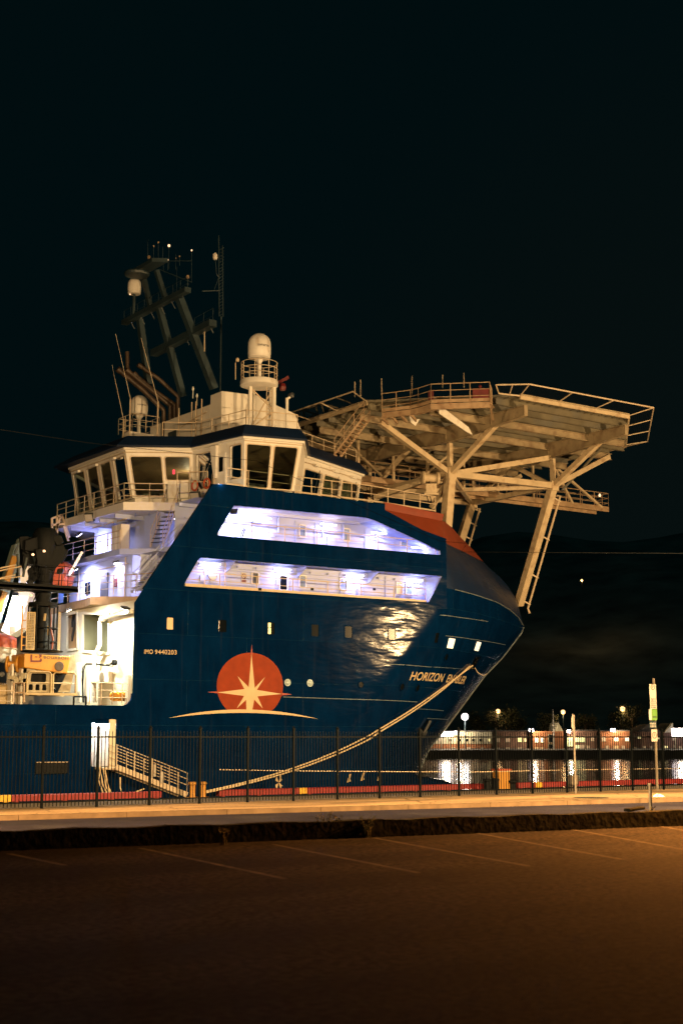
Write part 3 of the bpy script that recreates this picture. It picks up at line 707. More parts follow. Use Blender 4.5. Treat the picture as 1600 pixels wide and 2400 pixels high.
# plate seams, the light they catch painted as pale strips
mb = MB()
for line in [[('I', 590, 1106), ('I', 800, 1132), ('I', 1030, 1165)], [('I', 640, 1296), ('I', 900, 1330), ('I', 1190, 1380)], [('I', 60, 1555), ('I', 480, 1582), ('I', 890, 1612)],
             [('I', 0, 1886), ('I', 380, 1904)], [('I', 400, 1968), ('I', 620, 1985)], [('I', 470, 2055), ('I', 660, 2066)], [('J', 950, 612), ('J', 1250, 622), ('J', 1568, 632)], [('I', 0, 1170), ('I', 240, 1186)]]:
    P = [hit(*q) for q in line]; pts = []
    for a, b in zip(P, P[1:]):
        for k in range(6): pts.append(a.lerp(b, k / 6))
    pts.append(P[-1])
    for a, b in zip(pts, pts[1:]): mb.poly([onhull(a.x, a.z, .006), onhull(b.x, b.z, .006), onhull(b.x, b.z + .035, .012), onhull(a.x, a.z + .035, .012)])
kk = [Vector((X, hullY(X, zk(X)), zk(X))) for X in [55 + (XTIP - .1 - 55) * i / 30 for i in range(31)]]
mb.tube([p + Vector((.02, -.03, 0)) for p in kk], .028, 5)
sm = [Vector((lerp_table(STEM, z) + .01, CY, z)) for z in [9.5 - .4 * k for k in range(26)]]
mb.tube(sm, .05, 6)
mb.build('plate_seam', 'seam', ship)
# lettering and emblem
def hull_text(body, v, a, b, h, name, m, **k):
    p = hit(v, *a); q = hit(v, *b); t = hit(v, *h); hh = t.z - p.z
    return lettering(body, lambda u, w: onhull(p.x + (q.x - p.x) * u, p.z + (q.z - p.z) * u + w * hh, .014), name, m, ship, **k)
hull_text('HORIZON  ENABLER', 'I', (308, 1698), (806, 1736), (330, 1622), 'name_lettering', 'cream', shear=.25, offset=.018, space=1.02)
hull_text('IMO', 'J', (99, 345), (153, 346.5), (99, 318), 'number_lettering', 'cream', offset=.008, space=1.06); hull_text('9440203', 'J', (165, 347), (298, 350), (165, 320), 'number_lettering', 'cream', offset=.008, space=1.08)
def decal(pts, out, name, m, v='J'):
    tr = tessellate_polygon([[Vector((a, b, 0)) for a, b in pts]])
    hp = [hit(v, a, b) for a, b in pts]
    return [onhull(p.x, p.z, out) for p in hp], [list(t) for t in tr]
emb = None
disc = []
for k in range(60):
    t = 2 * math.pi * k / 60; x_, y_ = 746 + 203 * math.cos(t), 542 - 203 * math.sin(t); disc.append((x_, min(y_, 694)))
v_, f_ = decal(disc, .012, '', ''); emb = MB().add(v_, f_).build('emblem_disc', 'emblemred', ship)
star = [(755, 345), (775, 555), (838, 488), (788, 567), (942, 592), (792, 606), (825, 682), (772, 626), (760, 692), (724, 692), (722, 628), (665, 681), (710, 604), (546, 582), (712, 562), (670, 482), (738, 550)]
v_, f_ = decal(star, .020, '', ''); MB().add(v_, f_).build('emblem_star', 'cream', emb)
mb = MB()
for tri in ([(757, 285), (762, 350), (751, 350)], [(484, 580), (548, 576), (548, 588)], [(1006, 595), (942, 585), (942, 600)]):
    v_, f_ = decal(tri, .018, '', ''); MB().add(v_, f_).build('emblem_ray_tip', 'emblemtip', emb)
N_ = 24; arc = []
for k in range(N_ + 1): t = k / N_; arc.append((246 + t * 918, 740 - 4 * (53 + 3) * t * (1 - t) + 5 * t))
for k in range(N_ - 1, 0, -1): t = k / N_; arc.append((246 + t * 918, 740 - 4 * 35 * t * (1 - t) + 5 * t))
v_, f_ = decal(arc, .026, '', ''); MB().add(v_, f_).build('emblem_arc', 'cream', emb)
# draught and thruster marks low on the bow
mb = MB()
def mark(pts):
    v_, f_ = decal(pts, .014, '', '', 'L'); mb.add(v_, f_)
cx, cy = 556, 508
for k in range(4):
    t = math.pi / 4 + k * math.pi / 2; mark([(cx, cy), (cx + 26 * math.cos(t - .35), cy + 40 * math.sin(t - .35)), (cx + 26 * math.cos(t + .35), cy + 40 * math.sin(t + .35))])
mark([(562, 460), (572, 460), (572, 480), (562, 480)])
for (x_, y_) in ((985, 480), (1068, 470), (1168, 470)):
    mark([(x_ - 12, y_ + 28), (x_ + 2, y_ - 24), (x_ + 14, y_ - 26), (x_ + 6, y_ + 4), (x_ + 12, y_ + 18)])
mb.build('thruster_mark', 'cream', ship)
a = hit('K', 258, 545); b = hit('K', 492, 455)
fr = MB().add([onhull(x_, z_, o_) for o_ in (.02, .14) for x_, z_ in ((a.x, a.z), (b.x, a.z), (b.x, b.z), (a.x, b.z))], [(0, 1, 2, 3), (4, 5, 6, 7), (0, 1, 5, 4), (1, 2, 6, 5), (2, 3, 7, 6), (3, 0, 4, 7)]).build('hull_hatch', 'black', ship)
mb = MB(); mb.box((a.x, NY - .17, b.z - .03), (b.x, NY - .14, b.z)); mb.build('hatch_rim', 'rail', fr)
# anchor pocket
c = hit('I', 480, 2110)
pk = MB().poly([onhull(*p, .012) for p in [(q.x, q.z) for q in (hit('I', 470, 2062), hit('I', 560, 2075), hit('I', 470, 2170), hit('I', 390, 2200), hit('I', 400, 2160))]]).build('anchor_pocket', 'portdark', ship)
q = hit('I', 412, 2185); mb = MB().tube([onhull(q.x + .5, q.z + .8, .15), onhull(q.x, q.z, .2)], .1, 8).tube([onhull(q.x - .45, q.z + .15, .15), onhull(q.x, q.z - .12, .25), onhull(q.x + .45, q.z + .15, .15)], .11, 8)
mb.build('anchor', 'frame', pk, True)
# ------------------------------------------------------------------ the ship: galleries, deckhouse, bridge
GL = (0.42, 0.42, 1.0)
def gallery(x0, x1, z0, z1, yb, name, xk=None, zk_=None):
    if xk is None: mb = MB().poly([(x0, yb, z0), (x1, yb, z0), (x1, yb, z1), (x0, yb, z1)]).poly([(x0, 66.17, z1), (x1, 66.17, z1), (x1, yb, z1), (x0, yb, z1)])
    else:
        mb = MB().poly([(x0, yb, z0), (x1, yb, z0), (x1, yb, zk_), (xk, yb, z1), (x0, yb, z1)]).poly([(x0, 66.17, z1), (xk, 66.17, z1), (xk, yb, z1), (x0, yb, z1)]).poly([(xk, 66.17, z1), (x1, 66.17, zk_), (x1, yb, zk_), (xk, yb, z1)]); z1 = zk_
    mb.poly([(x0, 66.17, z0), (x1, 66.17, z0), (x1, yb, z0), (x0, yb, z0)])
    mb.poly([(x1, 66.17, z0), (x1, yb, z0), (x1, yb, z1), (x1, 66.17, z1)])
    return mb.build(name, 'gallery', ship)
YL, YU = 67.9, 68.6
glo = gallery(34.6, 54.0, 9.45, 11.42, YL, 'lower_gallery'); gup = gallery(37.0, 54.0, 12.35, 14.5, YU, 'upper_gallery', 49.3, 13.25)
# slot edges painted white inside
for sl, g in ((slot_lo, glo), (slot_up, gup)):
    mb = MB(); n = len(sl); a = [f3(x, z) + Vector((0, .01, 0)) for x, z in sl]; b = [p + Vector((0, .2, 0)) for p in a]
    cx_ = sum(x for x, z in sl) / n; cz_ = sum(z for x, z in sl) / n
    a = [Vector((p.x + (cx_ - p.x) * .0015, p.y, p.z + (cz_ - p.z) * .012)) for p in a]; b = [p + Vector((0, .2, 0)) for p in a]
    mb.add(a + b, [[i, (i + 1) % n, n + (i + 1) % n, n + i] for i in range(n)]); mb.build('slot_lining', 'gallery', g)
def gal_lamp(v, u, w, y, g, power, z=None):
    p = at(v, u, w, Y=y); p.z = z
    mb = MB().tube([(p.x - .55, y, p.z), (p.x + .55, y, p.z)], .035, 8); lp = mb.build('gallery_lamp', 'lampwhite', g)
    mb = MB().box((p.x - .62, y - .05, p.z + .045), (p.x + .62, y + .05, p.z + .075)).box((p.x - .6, y - .02, p.z + .075), (p.x - .56, y + .02, p.z + .2)).box((p.x + .56, y - .02, p.z + .075), (p.x + .6, y + .02, p.z + .2))
    mb.build('lamp_bracket', 'rail', lp) if False else None
    l = light('gallery_light', 'AREA', (p.x, y + .0, p.z - .07), power, GL, lp, shape='RECTANGLE', size=1.1, size_y=.12)
    l.rotation_euler = (R(8), 0, 0)
for u in (180, 575, 985, 1312): gal_lamp('H', u, 480, YL - .34, glo, 80, 11.16)
for u in (465, 830): gal_lamp('H', u, 220, YU - .5, gup, 105, 14.1)
gal_lamp('H', 1110, 220, YU - .5, gup, 100, 13.9)
gal_lamp('H', 1330, 330, YU - .75, gup, 40, 13.2)
def gpane(v, u0, w0, u1, w1, y, g, m, name='window', frame='white', fw=.06):
    a = at(v, u0, w1, Y=y); b = at(v, u1, w0, Y=y)
    fo = MB().holed(rounded([(a.x - fw, a.z - fw), (b.x + fw, a.z - fw), (b.x + fw, b.z + fw), (a.x - fw, b.z + fw)], .08), [rounded([(a.x, a.z), (b.x, a.z), (b.x, b.z), (a.x, b.z)], .05)], lambda x, z: Vector((x, y - .08, z)), (0, .075, 0)).build(name, frame, g)
    MB().poly([(a.x - .01, y - .03, a.z - .01), (b.x + .01, y - .03, a.z - .01), (b.x + .01, y - .03, b.z + .01), (a.x - .01, y - .03, b.z + .01)]).build('pane', m, fo)
    return fo
for (a, b, c, d, m, nm) in ((405, 532, 437, 587, 'frame', 'window'), (558, 549, 598, 622, 'portdark', 'door'), (670, 549, 700, 606, 'bluepane', 'window'), (894, 567, 927, 621, 'bluepane', 'window'), (1208, 586, 1236, 643, 'warmwin', 'window'), (1261, 592, 1291, 646, 'bluepane', 'window')):
    gpane('H', a, b, c, d, YL, glo, m, nm)
for (a, b, c, d, m, nm) in ((669, 268, 699, 326, 'bluepane', 'window'), (914, 288, 944, 347, 'bluepane', 'window'), (1232, 318, 1262, 377, 'bluepane', 'window'), (1305, 342, 1331, 382, 'bluepane', 'window')):
    gpane('H', a, b, c, d, YU, gup, m, nm)
p = at('H', 183, 538, Y=YL - .12); MB().lathe(p, [(.28, 0), (.3, .03), (.3, .09), (.24, .12)], 20, (0, -1, 0)).build('round_cover', 'white', glo, True)
p = at('H', 142, 545, Y=YL - .1); MB().tube([(p.x, p.y, 9.5), (p.x, p.y, 10.95)], .05, 8).tube([(p.x + 1.3, p.y, 9.5), (p.x + 1.3, p.y, 11.3)], .035, 8).build('riser_pipe', 'rail', glo)
a = at('H', 403, 252, Y=YU - .1); MB().box((a.x, YU - .25, a.z), (a.x + .6, YU - .03, a.z + .13)).build('shade_box', 'frame', gup)
# no smoking sign
p = at('H', 360, 548, Y=YL - .02); sg = MB().box((p.x - .17, YL - .03, p.z - .36), (p.x + .17, YL - .012, p.z + .2)).build('warning_sign', 'signwhite', glo)
ring = [(math.cos(2 * math.pi * k / 24), math.sin(2 * math.pi * k / 24)) for k in range(24)]
mb = MB(); y = YL - .034
for k in range(24):
    a_, b_ = ring[k], ring[(k + 1) % 24]; mb.poly([(p.x + .15 * a_[0], y, p.z + .15 * a_[1]), (p.x + .15 * b_[0], y, p.z + .15 * b_[1]), (p.x + .115 * b_[0], y, p.z + .115 * b_[1]), (p.x + .115 * a_[0], y, p.z + .115 * a_[1])])
mb.poly([(p.x - .1, y, p.z + .08), (p.x - .07, y, p.z + .11), (p.x + .1, y, p.z - .08), (p.x + .07, y, p.z - .11)])
mb.box((p.x - .14, y - .002, p.z - .33), (p.x + .14, y + .002, p.z - .21)); mb.build('red_symbol', 'redmark', sg)
# brackets, railings and a kerb strip in the slots
for u in (255, 650, 1045): q = at('H', u, 500, Y=YL); MB().prism([(q.x, YL - .02, 11.4), (q.x, YL - 1.3, 11.4), (q.x, YL - .02, 10.75)], (.06, 0, 0)).build('frame_bracket', 'gallery', glo)
mb = MB().tube([(39.5, YU - .12, 13.9), (48.4, YU - .12, 13.86), (53.6, YU - .12, 13.2)], .03, 6)
for u in (545, 790, 905, 1090): q = at('H', u, 200, Y=YU); mb.box((q.x, YU - .16, 13.4), (q.x + .05, YU - .02, 14.45))
mb.box((37, YU - .5, 14.28), (49.2, YU - .38, 14.48)); mb.build('pipe_run', 'gallery', gup)
for (g, z0, xa, xb, hh) in ((glo, 9.66, 36.2, 52.7, .82), (gup, 12.56, 38.4, 53.5, .82)):
    mb = MB(); railing(mb, [(xa, 66.28, z0), (xb, 66.28, z0)], hh, 2, 2.2, .026); mb.build('railing', 'rail', g)
a = q2('H', 30, 604); b = q2('H', 1388, 690)
mb = MB().box((a[0] + .15, 66.2, 9.46), (b[0], 66.32, 9.82)); kb = mb.build('deck_edge', 'rail', glo)
mb = MB()
for u in (118, 450, 740, 1085): q = at('H', u, 620, Y=66.19); mb.box((q.x - .1, 66.185, q.z - .07), (q.x + .1, 66.198, q.z + .07))
mb.build('scupper', 'black', kb)
mb = MB()
for u, dx in ((355, .12), (365, .18)): q = at('H', u, 290, Y=66.25); mb.tube([q + Vector((dx, 0, .15)), q, q + Vector((-.15, 0, -.4))], .03, 6)
mb.build('hanging_strop', 'black', gup)

# deckhouse decks and walls
dh = MB().box((36.3, 72.2, 9.25), (56, 80.6, 12.0)).box((40.4, 67.95, 9.25), (40.8, 72.2, 12.0)).box((37.6, 71.4, 12.3), (56, 80.0, 14.5)).box((42.2, 68.7, 12.3), (42.5, 71.4, 14.5)).build('deckhouse', 'gallery', ship)
def slab(poly, z0, z1, name, m='white'): return MB().prism([(x, y, z0) for x, y in poly], (0, 0, z1 - z0)).build(name, m, ship)
p0 = at('T', 690, 140, Z=9.22); p1 = at('T', 1500, 140, Z=9.22)
d1o = [(34.0, 80.5), (33.2, 71.6), (p0.x, p0.y), (p1.x, max(66.22, p1.y)), (34.6, 66.25), (54, 66.25), (54, 84.8), (34, 84.8)]
slab(d1o, 8.80, 9.24, 'first_deck', 'tan')  # shading of the slab edge put into the tan colour
d2o = [(35.6, 80.6), (35.6, 72.42), (37.2, 71.2), (38.2, 66.25), (54, 66.25), (54, 82), (36, 82)]
slab(d2o, 11.95, 12.28, 'second_deck', 'gallery')
d3o = [(35.6, 81.5), (35.6, 72.1), (38.6, 70.3), (39.0, 66.25), (49, 66.25), (51, 68.5), (53, 72), (53, 79), (49, 84.7), (39, 84.8)]
b3 = slab(d3o, 14.45, 14.92, 'bridge_deck')
mb = MB()
for k in range(5):
    x = 36.6 + k * .62; y = 72.6 - k * .5; MB().prism([(x, y, 14.44), (x + 1.2, y + 2.6, 14.44), (x + 1.2, y + 2.6, 14.2)], (.06, -.02, 0)).build('deck_beam', 'gallery', b3)
for y in (73.5, 75.5, 77.5, 79.5): MB().box((35.8, y, 14.2), (38, y + .1, 14.446)).build('deck_beam', 'gallery', b3)
rr_ = MB(); railing(rr_, [(35.65, 81.3, 14.93), (35.65, 72.15, 14.93), (36.9, 71.45, 14.93), (37.6, 71.0, 14.93)], 1.08, 3, 1.35, .03); rr_.build('railing', 'rail', b3)
rr_ = MB(); railing(rr_, [(38.2, 70.6, 14.93), (38.75, 70.2, 14.93), (39.5, 69.4, 14.93)], 1.75, 3, 1.2, .03); rr_.build('railing', 'rail', b3)
rr_ = MB(); railing(rr_, [(39.0, 66.45, 15.42), (48.6, 66.12, 15.35), (54.3, 67.25, 15.42)], .95, 2, 1.45, .028); rr_.tube([(39, 66.5, 15.5), (48.6, 66.15, 15.42), (54.3, 67.3, 15.5)], .05, 6); rr_.build('railing', 'rail', b3)
rr_ = MB(); railing(rr_, [(35.65, 80.4, 12.3), (35.65, 72.5, 12.3)], 1.05, 3, 1.5, .03); rr_.build('railing', 'rail', dh)
rr_ = MB(); railing(rr_, [(33.3, 78, 9.25), (33.35, 71.7, 9.25), (p0.x + .05, p0.y, 9.25), (p1.x + .05, 66.4, 9.25)], 1.05, 3, 1.35, .024); rr_.build('railing', 'rail', dh)
# curved ladder rails up the slanted side plate
def steps(a, b, wid, n, name, parent, m='rail', rail=.9, side=None, tm=None):
    a = Vector(a); b = Vector(b); d = b - a; s = Vector(side) if side else Vector((-d.y, d.x, 0)).normalized(); mb = MB()
    for k in (-1, 1): mb.beam(a + s * wid * .5 * k, b + s * wid * .5 * k, .045, .11)
    o = mb.build(name, m, parent); mb = MB()
    for i in range(1, n):
        c = a.lerp(b, i / n); mb.obox(c, s * wid * .48, Vector((d.x, d.y, 0)).normalized() * .11, Vector((0, 0, .018)))
    mb.build('tread', tm or m, o)
    mb = MB()
    for k in (-1, 1):
        q = s * wid * .5 * k; mb.tube([a + q + Vector((0, 0, rail)), b + q + Vector((0, 0, rail))], .026); mb.tube([a + q + Vector((0, 0, rail * .5)), b + q + Vector((0, 0, rail * .5))], .02)
        for i in range(0, n + 1, 4): c = a.lerp(b, i / n) + q; mb.tube([c, c + Vector((0, 0, rail))], .024)
    mb.build('handrail', m, o); return o
sb = at('Y', 1075, 1050, Z=12.32); stp = at('Y', 1235, 620, Z=14.92)
steps(sb, stp, .85, 10, 'bridge_stair', dh, tm='frame')
sb = at('Y', 850, 1340, Y=67.2); sb.z = 9.3; steps(sb, (sb.x + 2.6, 67.0, 12.1), .7, 10, 'side_stair', dh, 'gallery', side=(0, 1, 0))
mb = MB().box((35.75, 72.62, 12.3), (36.3, 73.2, 13.75)).box((35.75, 73.25, 12.3), (36.3, 73.85, 13.75)); mb.build('deck_locker', 'white', dh, bevel=.03)
MB().box((37.55, 75.3, 12.9), (37.58, 76.8, 13.9)).build('window', 'bluepane', dh)
MB().box((40.36, 68.6, 9.3), (40.39, 69.4, 11.2)).build('door', 'frame', dh)
q = at('Y', 935, 990, X=42.1); MB().box((42.1, q.y - .55, 12.7), (42.18, q.y + .35, 13.8)).build('window', 'bluepane', dh)
def flood(p, tgt, power, parent, col=(0.58, 0.56, 1.0), r=.16, emis='lampwhite', size=.2, spot=None, name='floodlamp'):
    p = Vector(p); d = (Vector(tgt) - p).normalized(); s = d.cross(Vector((0, 0, 1))).normalized(); u = s.cross(d)
    h = MB().obox(p, s * r * 1.3, u * r, d * .07).build(name, 'frame', parent, bevel=.02)
    MB().obox(p + d * .075, s * r * 1.15, u * r * .85, d * .006).build('lens', emis, h)
    light('flood_light', 'SPOT', p + d * .12, power, col, h, spot_size=R(spot or 165), spot_blend=1.0, shadow_soft_size=size, target=tgt)
    return h
flood((36.0, 78.9, 13.9), (37.4, 78.9, 12.4), 1800, dh); flood((36.1, 73.9, 11.7), (36.6, 73.7, 9.5), 2200, dh); flood((38.9, 71.0, 11.75), (40.3, 69.5, 10), 2600, dh)
flood((38.3, 70.9, 14.15), (39.8, 69.5, 12.5), 1600, dh); flood((40.2, 67.6, 14.2), (41.8, 68.8, 12.8), 1800, dh); flood((35.2, 77.5, 11.6), (36.3, 77.5, 10.2), 2600, dh)
flood((39.2, 69.6, 11.7), (37.3, 72.1, 10), 1500, dh)

# ---------------- wheelhouse
ZE, ZB = 18.12, 15.36
pt = lambda v, u, w: (lambda p: (p.x, p.y))(at(v, u, w, Z=ZE))
b0 = (36.14, 80.6); b1 = pt('B', 525, 285); b2 = pt('B', 1000, 290); b3_ = pt('C', 400, 870); b4 = pt('C', 810, 905); b5 = pt('C', 830, 1005); b6 = pt('C', 1230, 1135)
mir = lambda p: (p[0], 2 * CY - p[1])
TOP = [b0, b1, b2, b3_, b4, b5, b6, mir(b6), mir(b5), mir(b4), mir(b3_)]
SH = [.54, .54, .09, 0, -.54, -.54, -.54, -.54, -.54, -.54, 0]
BOT = [(x + s, y) for (x, y), s in zip(TOP, SH)]
br = MB().prism([(x, y, 14.925) for x, y in [(BOT[k][0] + (.18 if k < 3 else .1), BOT[k][1] + (.35 if 1 < k < 7 else -.35 if k > 6 else .05)) for k in range(len(BOT))]], (0, 0, ZB - 14.92)).build('bridge_house', 'white', ship)
NTOP = len(TOP)
def face(i, wins, door=None, m='white'):
    j = (i + 1) % NTOP
    a, b = Vector((*BOT[i], ZB)), Vector((*BOT[j], ZB)); c, d = Vector((*TOP[j], ZE)), Vector((*TOP[i], ZE))
    nrm = (b - a).cross(d - a).normalized()
    ctr = Vector((45, CY, 16.5))
    if nrm.dot(a - ctr) < 0: nrm = -nrm
    def fm(s, t, o=0.0): return a.lerp(b, s).lerp(d.lerp(c, s), t) + nrm * o
    W = (b - a).length; H = (d - a).length
    holes = []
    for (s0, s1, t0, t1) in wins:
        lp = rounded([(s0 * W, t0 * H), (s1 * W, t0 * H), (s1 * W, t1 * H), (s0 * W, t1 * H)], .12, 3); holes.append(lp)
    MB().holed([(0, 0), (W, 0), (W, H), (0, H)], holes, lambda x, y: fm(x / W, y / H), -nrm * .12).build('wall', m, br)
    for lp in holes:
        fo = MB(); n = len(lp); cx_ = sum(p[0] for p in lp) / n; cy_ = sum(p[1] for p in lp) / n
        o_ = [(x + (.05 if x > cx_ else -.05), y + (.05 if y > cy_ else -.05)) for x, y in lp]
        fo.add([fm(x / W, y / H, .003) for x, y in o_] + [fm(x / W, y / H, .03) for x, y in o_] + [fm(x / W, y / H, .03) for x, y in lp], [[i_, (i_ + 1) % n, n + (i_ + 1) % n, n + i_] for i_ in range(n)] + [[n + i_, n + (i_ + 1) % n, 2 * n + (i_ + 1) % n, 2 * n + i_] for i_ in range(n)])
        wf = fo.build('window_frame', 'rail' if m == 'white' else m, br)
        mb = MB().poly([fm(x / W, y / H, -.06) for x, y in lp]); mb.build('window_pane', 'glass', br)
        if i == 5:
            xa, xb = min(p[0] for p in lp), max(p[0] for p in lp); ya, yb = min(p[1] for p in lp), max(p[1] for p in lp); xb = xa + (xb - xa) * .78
            MB().poly([fm(x / W, y / H, -.14) for x, y in ((xa, ya), (xb, ya), (xb, yb), (xa, yb))]).build('window_reflection', 'panereflect', br)  # olive sheet added behind the glass to stand for its reflection
    return fm, W, H
# face index runs from corner i to corner i+1
fm0, W0_, H0_ = face(0, [(.03, .24, .03, .885), (.29, .48, .03, .885), (.53, .72, .03, .885), (.77, .97, .03, .885)])
fm1, W1_, H1_ = face(1, [(.06, .52, .04, .86), (.58, .95, .38, .86)])
fm2, W2_, H2_ = face(2, [(.08, .42, .15, .885), (.74, .95, .23, .91)])
fm3, W3_, H3_ = face(3, [(.05, .46, .02, .90), (.53, .93, .02, .90)])
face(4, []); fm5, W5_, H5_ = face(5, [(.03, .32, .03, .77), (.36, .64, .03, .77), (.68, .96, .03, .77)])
face(6, [(.05, .32, .2, .85), (.37, .63, .2, .85), (.68, .95, .2, .85)]); face(7, [(.05, .95, .1, .85)]); face(8, []); face(9, [(.05, .9, .1, .9)]); face(10, [(.1, .9, .1, .88)])
# wing door between the two windows, slanted frame, lifebuoys
mb = MB().add([fm2(s, t, o) for o in (.02, .07) for s, t in ((.50, .02), (.66, .02), (.66, .80), (.50, .80))], [(4, 5, 6, 7), (0, 1, 5, 4), (1, 2, 6, 5), (2, 3, 7, 6), (3, 0, 4, 7)])
dr = mb.build('wing_door', 'white', br); MB().poly([fm2(s, t, .085) for s, t in ((.54, .42), (.62, .42), (.62, .72), (.54, .72))]).build('door_window', 'portdark', dr)
mb = MB().prism([fm2(.40, .98, .02), fm2(.52, .98, .02), fm2(.50, .30, .02), fm2(.47, .30, .02)], fm2(0, 0, .22) - fm2(0, 0, .02)); mb.build('wing_pillar', 'white', br)
mb = MB().prism([fm2(.0, .42, .03), fm2(.10, .30, .03), fm2(.22, .0, .03), fm2(.02, .0, .03)], fm2(0, 0, .25) - fm2(0, 0, .03)); mb.build('wing_pillar', 'white', br)
for s in (.12, .36):
    c = fm2(s, .22, .3); d = (fm2(0, 0, 1) - fm2(0, 0, 0)).normalized(); x_ = Vector((0, 0, 1)).cross(d)
    MB().tube([c + (x_ * math.cos(t) + Vector((0, 0, 1)) * math.sin(t)) * .27 for t in [2 * math.pi * k / 18 for k in range(19)]], .055, 8).build('lifebuoy', 'orange', br, True)
# trims on the wall faces: gutters, washing rails, wipers
for fm, tz in ((fm0, .955), (fm1, .95), (fm3, .96), (fm5, .90)):
    mb = MB().tube([fm(0.0, tz, .09), fm(1, tz, .09)], .03, 6)
    for k in range(6): mb.tube([fm(k / 5 * .98 + .01, tz, .02), fm(k / 5 * .98 + .01, tz, .09)], .02, 5)
    mb.build('gutter_pipe', 'rail', br)
for fm in (fm5, fm0):
    for s in (.17, .5, .82): MB().obox(fm(s, .90, .16), (fm(1, .9) - fm(0, .9)).normalized() * .22, Vector((0, 0, .07)), (fm(0, 0, 1) - fm(0, 0, 0)) * .09).build('wiper_motor', 'white', br)
mb = MB()
for s in (.25, .58, .90): mb.tube([fm5(s, .82, .08), fm5(s - .03, .3, .06)], .018, 5)
mb.build('window_wiper', 'frame', br)
# inside: ceiling, consoles, chairs
ins = MB().prism([(x, y, ZE - .16) for x, y in [(TOP[k][0] * .99 + .45, TOP[k][1] * .98 + 1.5) for k in range(NTOP)]], (0, 0, .04)).build('bridge_ceiling', 'tan', br)
mb = MB().box((38.0, 74, 14.98), (38.7, 79.5, 15.85)).box((41.2, 67.6, 14.98), (42.2, 68.6, 15.95)).box((48.5, 71.5, 14.98), (50.6, 79, 15.9)).box((44, 73.5, 14.98), (44.2, 79.5, 18)).box((40.2, 70.3, 14.98), (41, 71.8, 15.8)); mb.build('console', 'cabinet', br, bevel=.05)
for (x, y) in ((39.4, 75.3), (39.4, 78), (41.6, 69.3)):
    MB().box((x - .28, y - .28, 15.4), (x + .28, y + .28, 15.55)).box((x - .28, y + .2, 15.55), (x + .28, y + .3, 16.35)).tube([(x, y, 14.98), (x, y, 15.4)], .06).build('helm_chair', 'cabinet', br, bevel=.04)
p = at('Y', 1252, 290, Y=71.9); MB().lathe(p, [(.05, -.12), (.07, -.08), (.07, .12), (.03, .16)], 10).build('indicator_lamp', 'redlamp', br)
light('bridge_fill_light', 'POINT', (42, 76, 17.4), 90, (1, .72, .4), br, shadow_soft_size=.3)  # unseen fill light added to brighten the wheelhouse interior
# roof: white eave, blue fascia, deck
def offset(poly, d):
    out = []; n = len(poly); A_ = sum(poly[i][0] * poly[(i + 1) % n][1] - poly[(i + 1) % n][0] * poly[i][1] for i in range(n)); sg = 1 if A_ > 0 else -1
    for i in range(n):
        a = Vector(poly[i - 1]); b = Vector(poly[i]); c = Vector(poly[(i + 1) % n])
        n1 = Vector((b.y - a.y, a.x - b.x)).normalized() * sg; n2 = Vector((c.y - b.y, b.x - c.x)).normalized() * sg
        m_ = (n1 + n2); k = d / max(.45, (1 + n1.dot(n2))); q = b + m_ * k; out.append((q.x, q.y))
    return out
ev = offset(TOP, .14)
rf = MB().prism([(x, y, ZE) for x, y in ev], (0, 0, .13)).build('roof', 'white', br)
FA = offset(TOP, .30); FB = offset(TOP, -.12)
FA[0] = (FA[0][0] - .55, FA[0][1] + .5); FA[1] = (FA[1][0] - .25, FA[1][1] + .1)
mb = MB(); n = NTOP; z0, z1 = ZE + .134, 18.98
mb.add([(x, y, z0) for x, y in FA] + [(x, y, z0 + .10) for x, y in FA] + [(x, y, z1) for x, y in FB], [list(range(n))[::-1]] + [[k * n + i, k * n + (i + 1) % n, (k + 1) * n + (i + 1) % n, (k + 1) * n + i] for k in (0, 1) for i in range(n)] + [[2 * n + i for i in range(n)]])
mb.build('roof_fascia', 'darkdeck', rf)
mb = MB(); base = [(x, y, 19.0) for x, y in offset(TOP, -.3)]
bm1 = tuple((p + q) / 2 for p, q in zip(base[1], base[2])); railing(mb, [bm1, base[2], base[3], base[4]], .85, 2, 1.3, .026); railing(mb, [base[5], base[6]], .75, 2, 1.3, .026); mb.build('roof_railing', 'rail', rf)

# ---------------- top house, radomes, aerials
hx = at('A', 965, 1190, Y=70).x
prof = [(hx, 19.0), (hx, 21.68), (at('A', 1215, 1215, Y=70).x, 21.75), (44.4, 21.36), (45.8, 21.0), (46.6, 19.3), (46.6, 19.0)]
th = MB().prism([(x, 70.0, z) for x, z in prof], (0, 1.35, 0)).prism([(hx + .02, 71.36, 19), (hx + .02, 71.36, 21.15), (45.3, 71.36, 20.9), (46.4, 71.36, 19.0)], (0, 7.6, 0)).build('top_house', 'white', ship, bevel=.05)
mb = MB()
for y in (72.2, 72.9, 73.4, 75): mb.tube([(hx - .08, y, 19.1), (hx - .08, y, 21.5 + .2 * math.sin(y * 9))], .04, 8)
mb.tube([(hx - .1, 71.6, 20.7), (hx - .1, 72.9, 20.6), (hx - .1, 74.6, 20.35)], .03, 6).tube([(hx - .3, 72.2, 20.35), (hx - .4, 72.8, 20.3), (hx - .3, 73.5, 20.3)], .03, 6)
mb.build('vent_pipe', 'rail', th)
MB().box((hx - .06, 75.4, 19.4), (hx - .005, 76.4, 20.3)).build('louvre_panel', 'mast', th)
MB().tube([(42.5, 69.96, 21.7), (42.55, 69.95, 20.6), (42.75, 69.96, 19.1)], .03, 6).build('downpipe', 'black', th)
rv = Vector((sA, -cA, 0)); fv = Vector((cA, sA, 0))
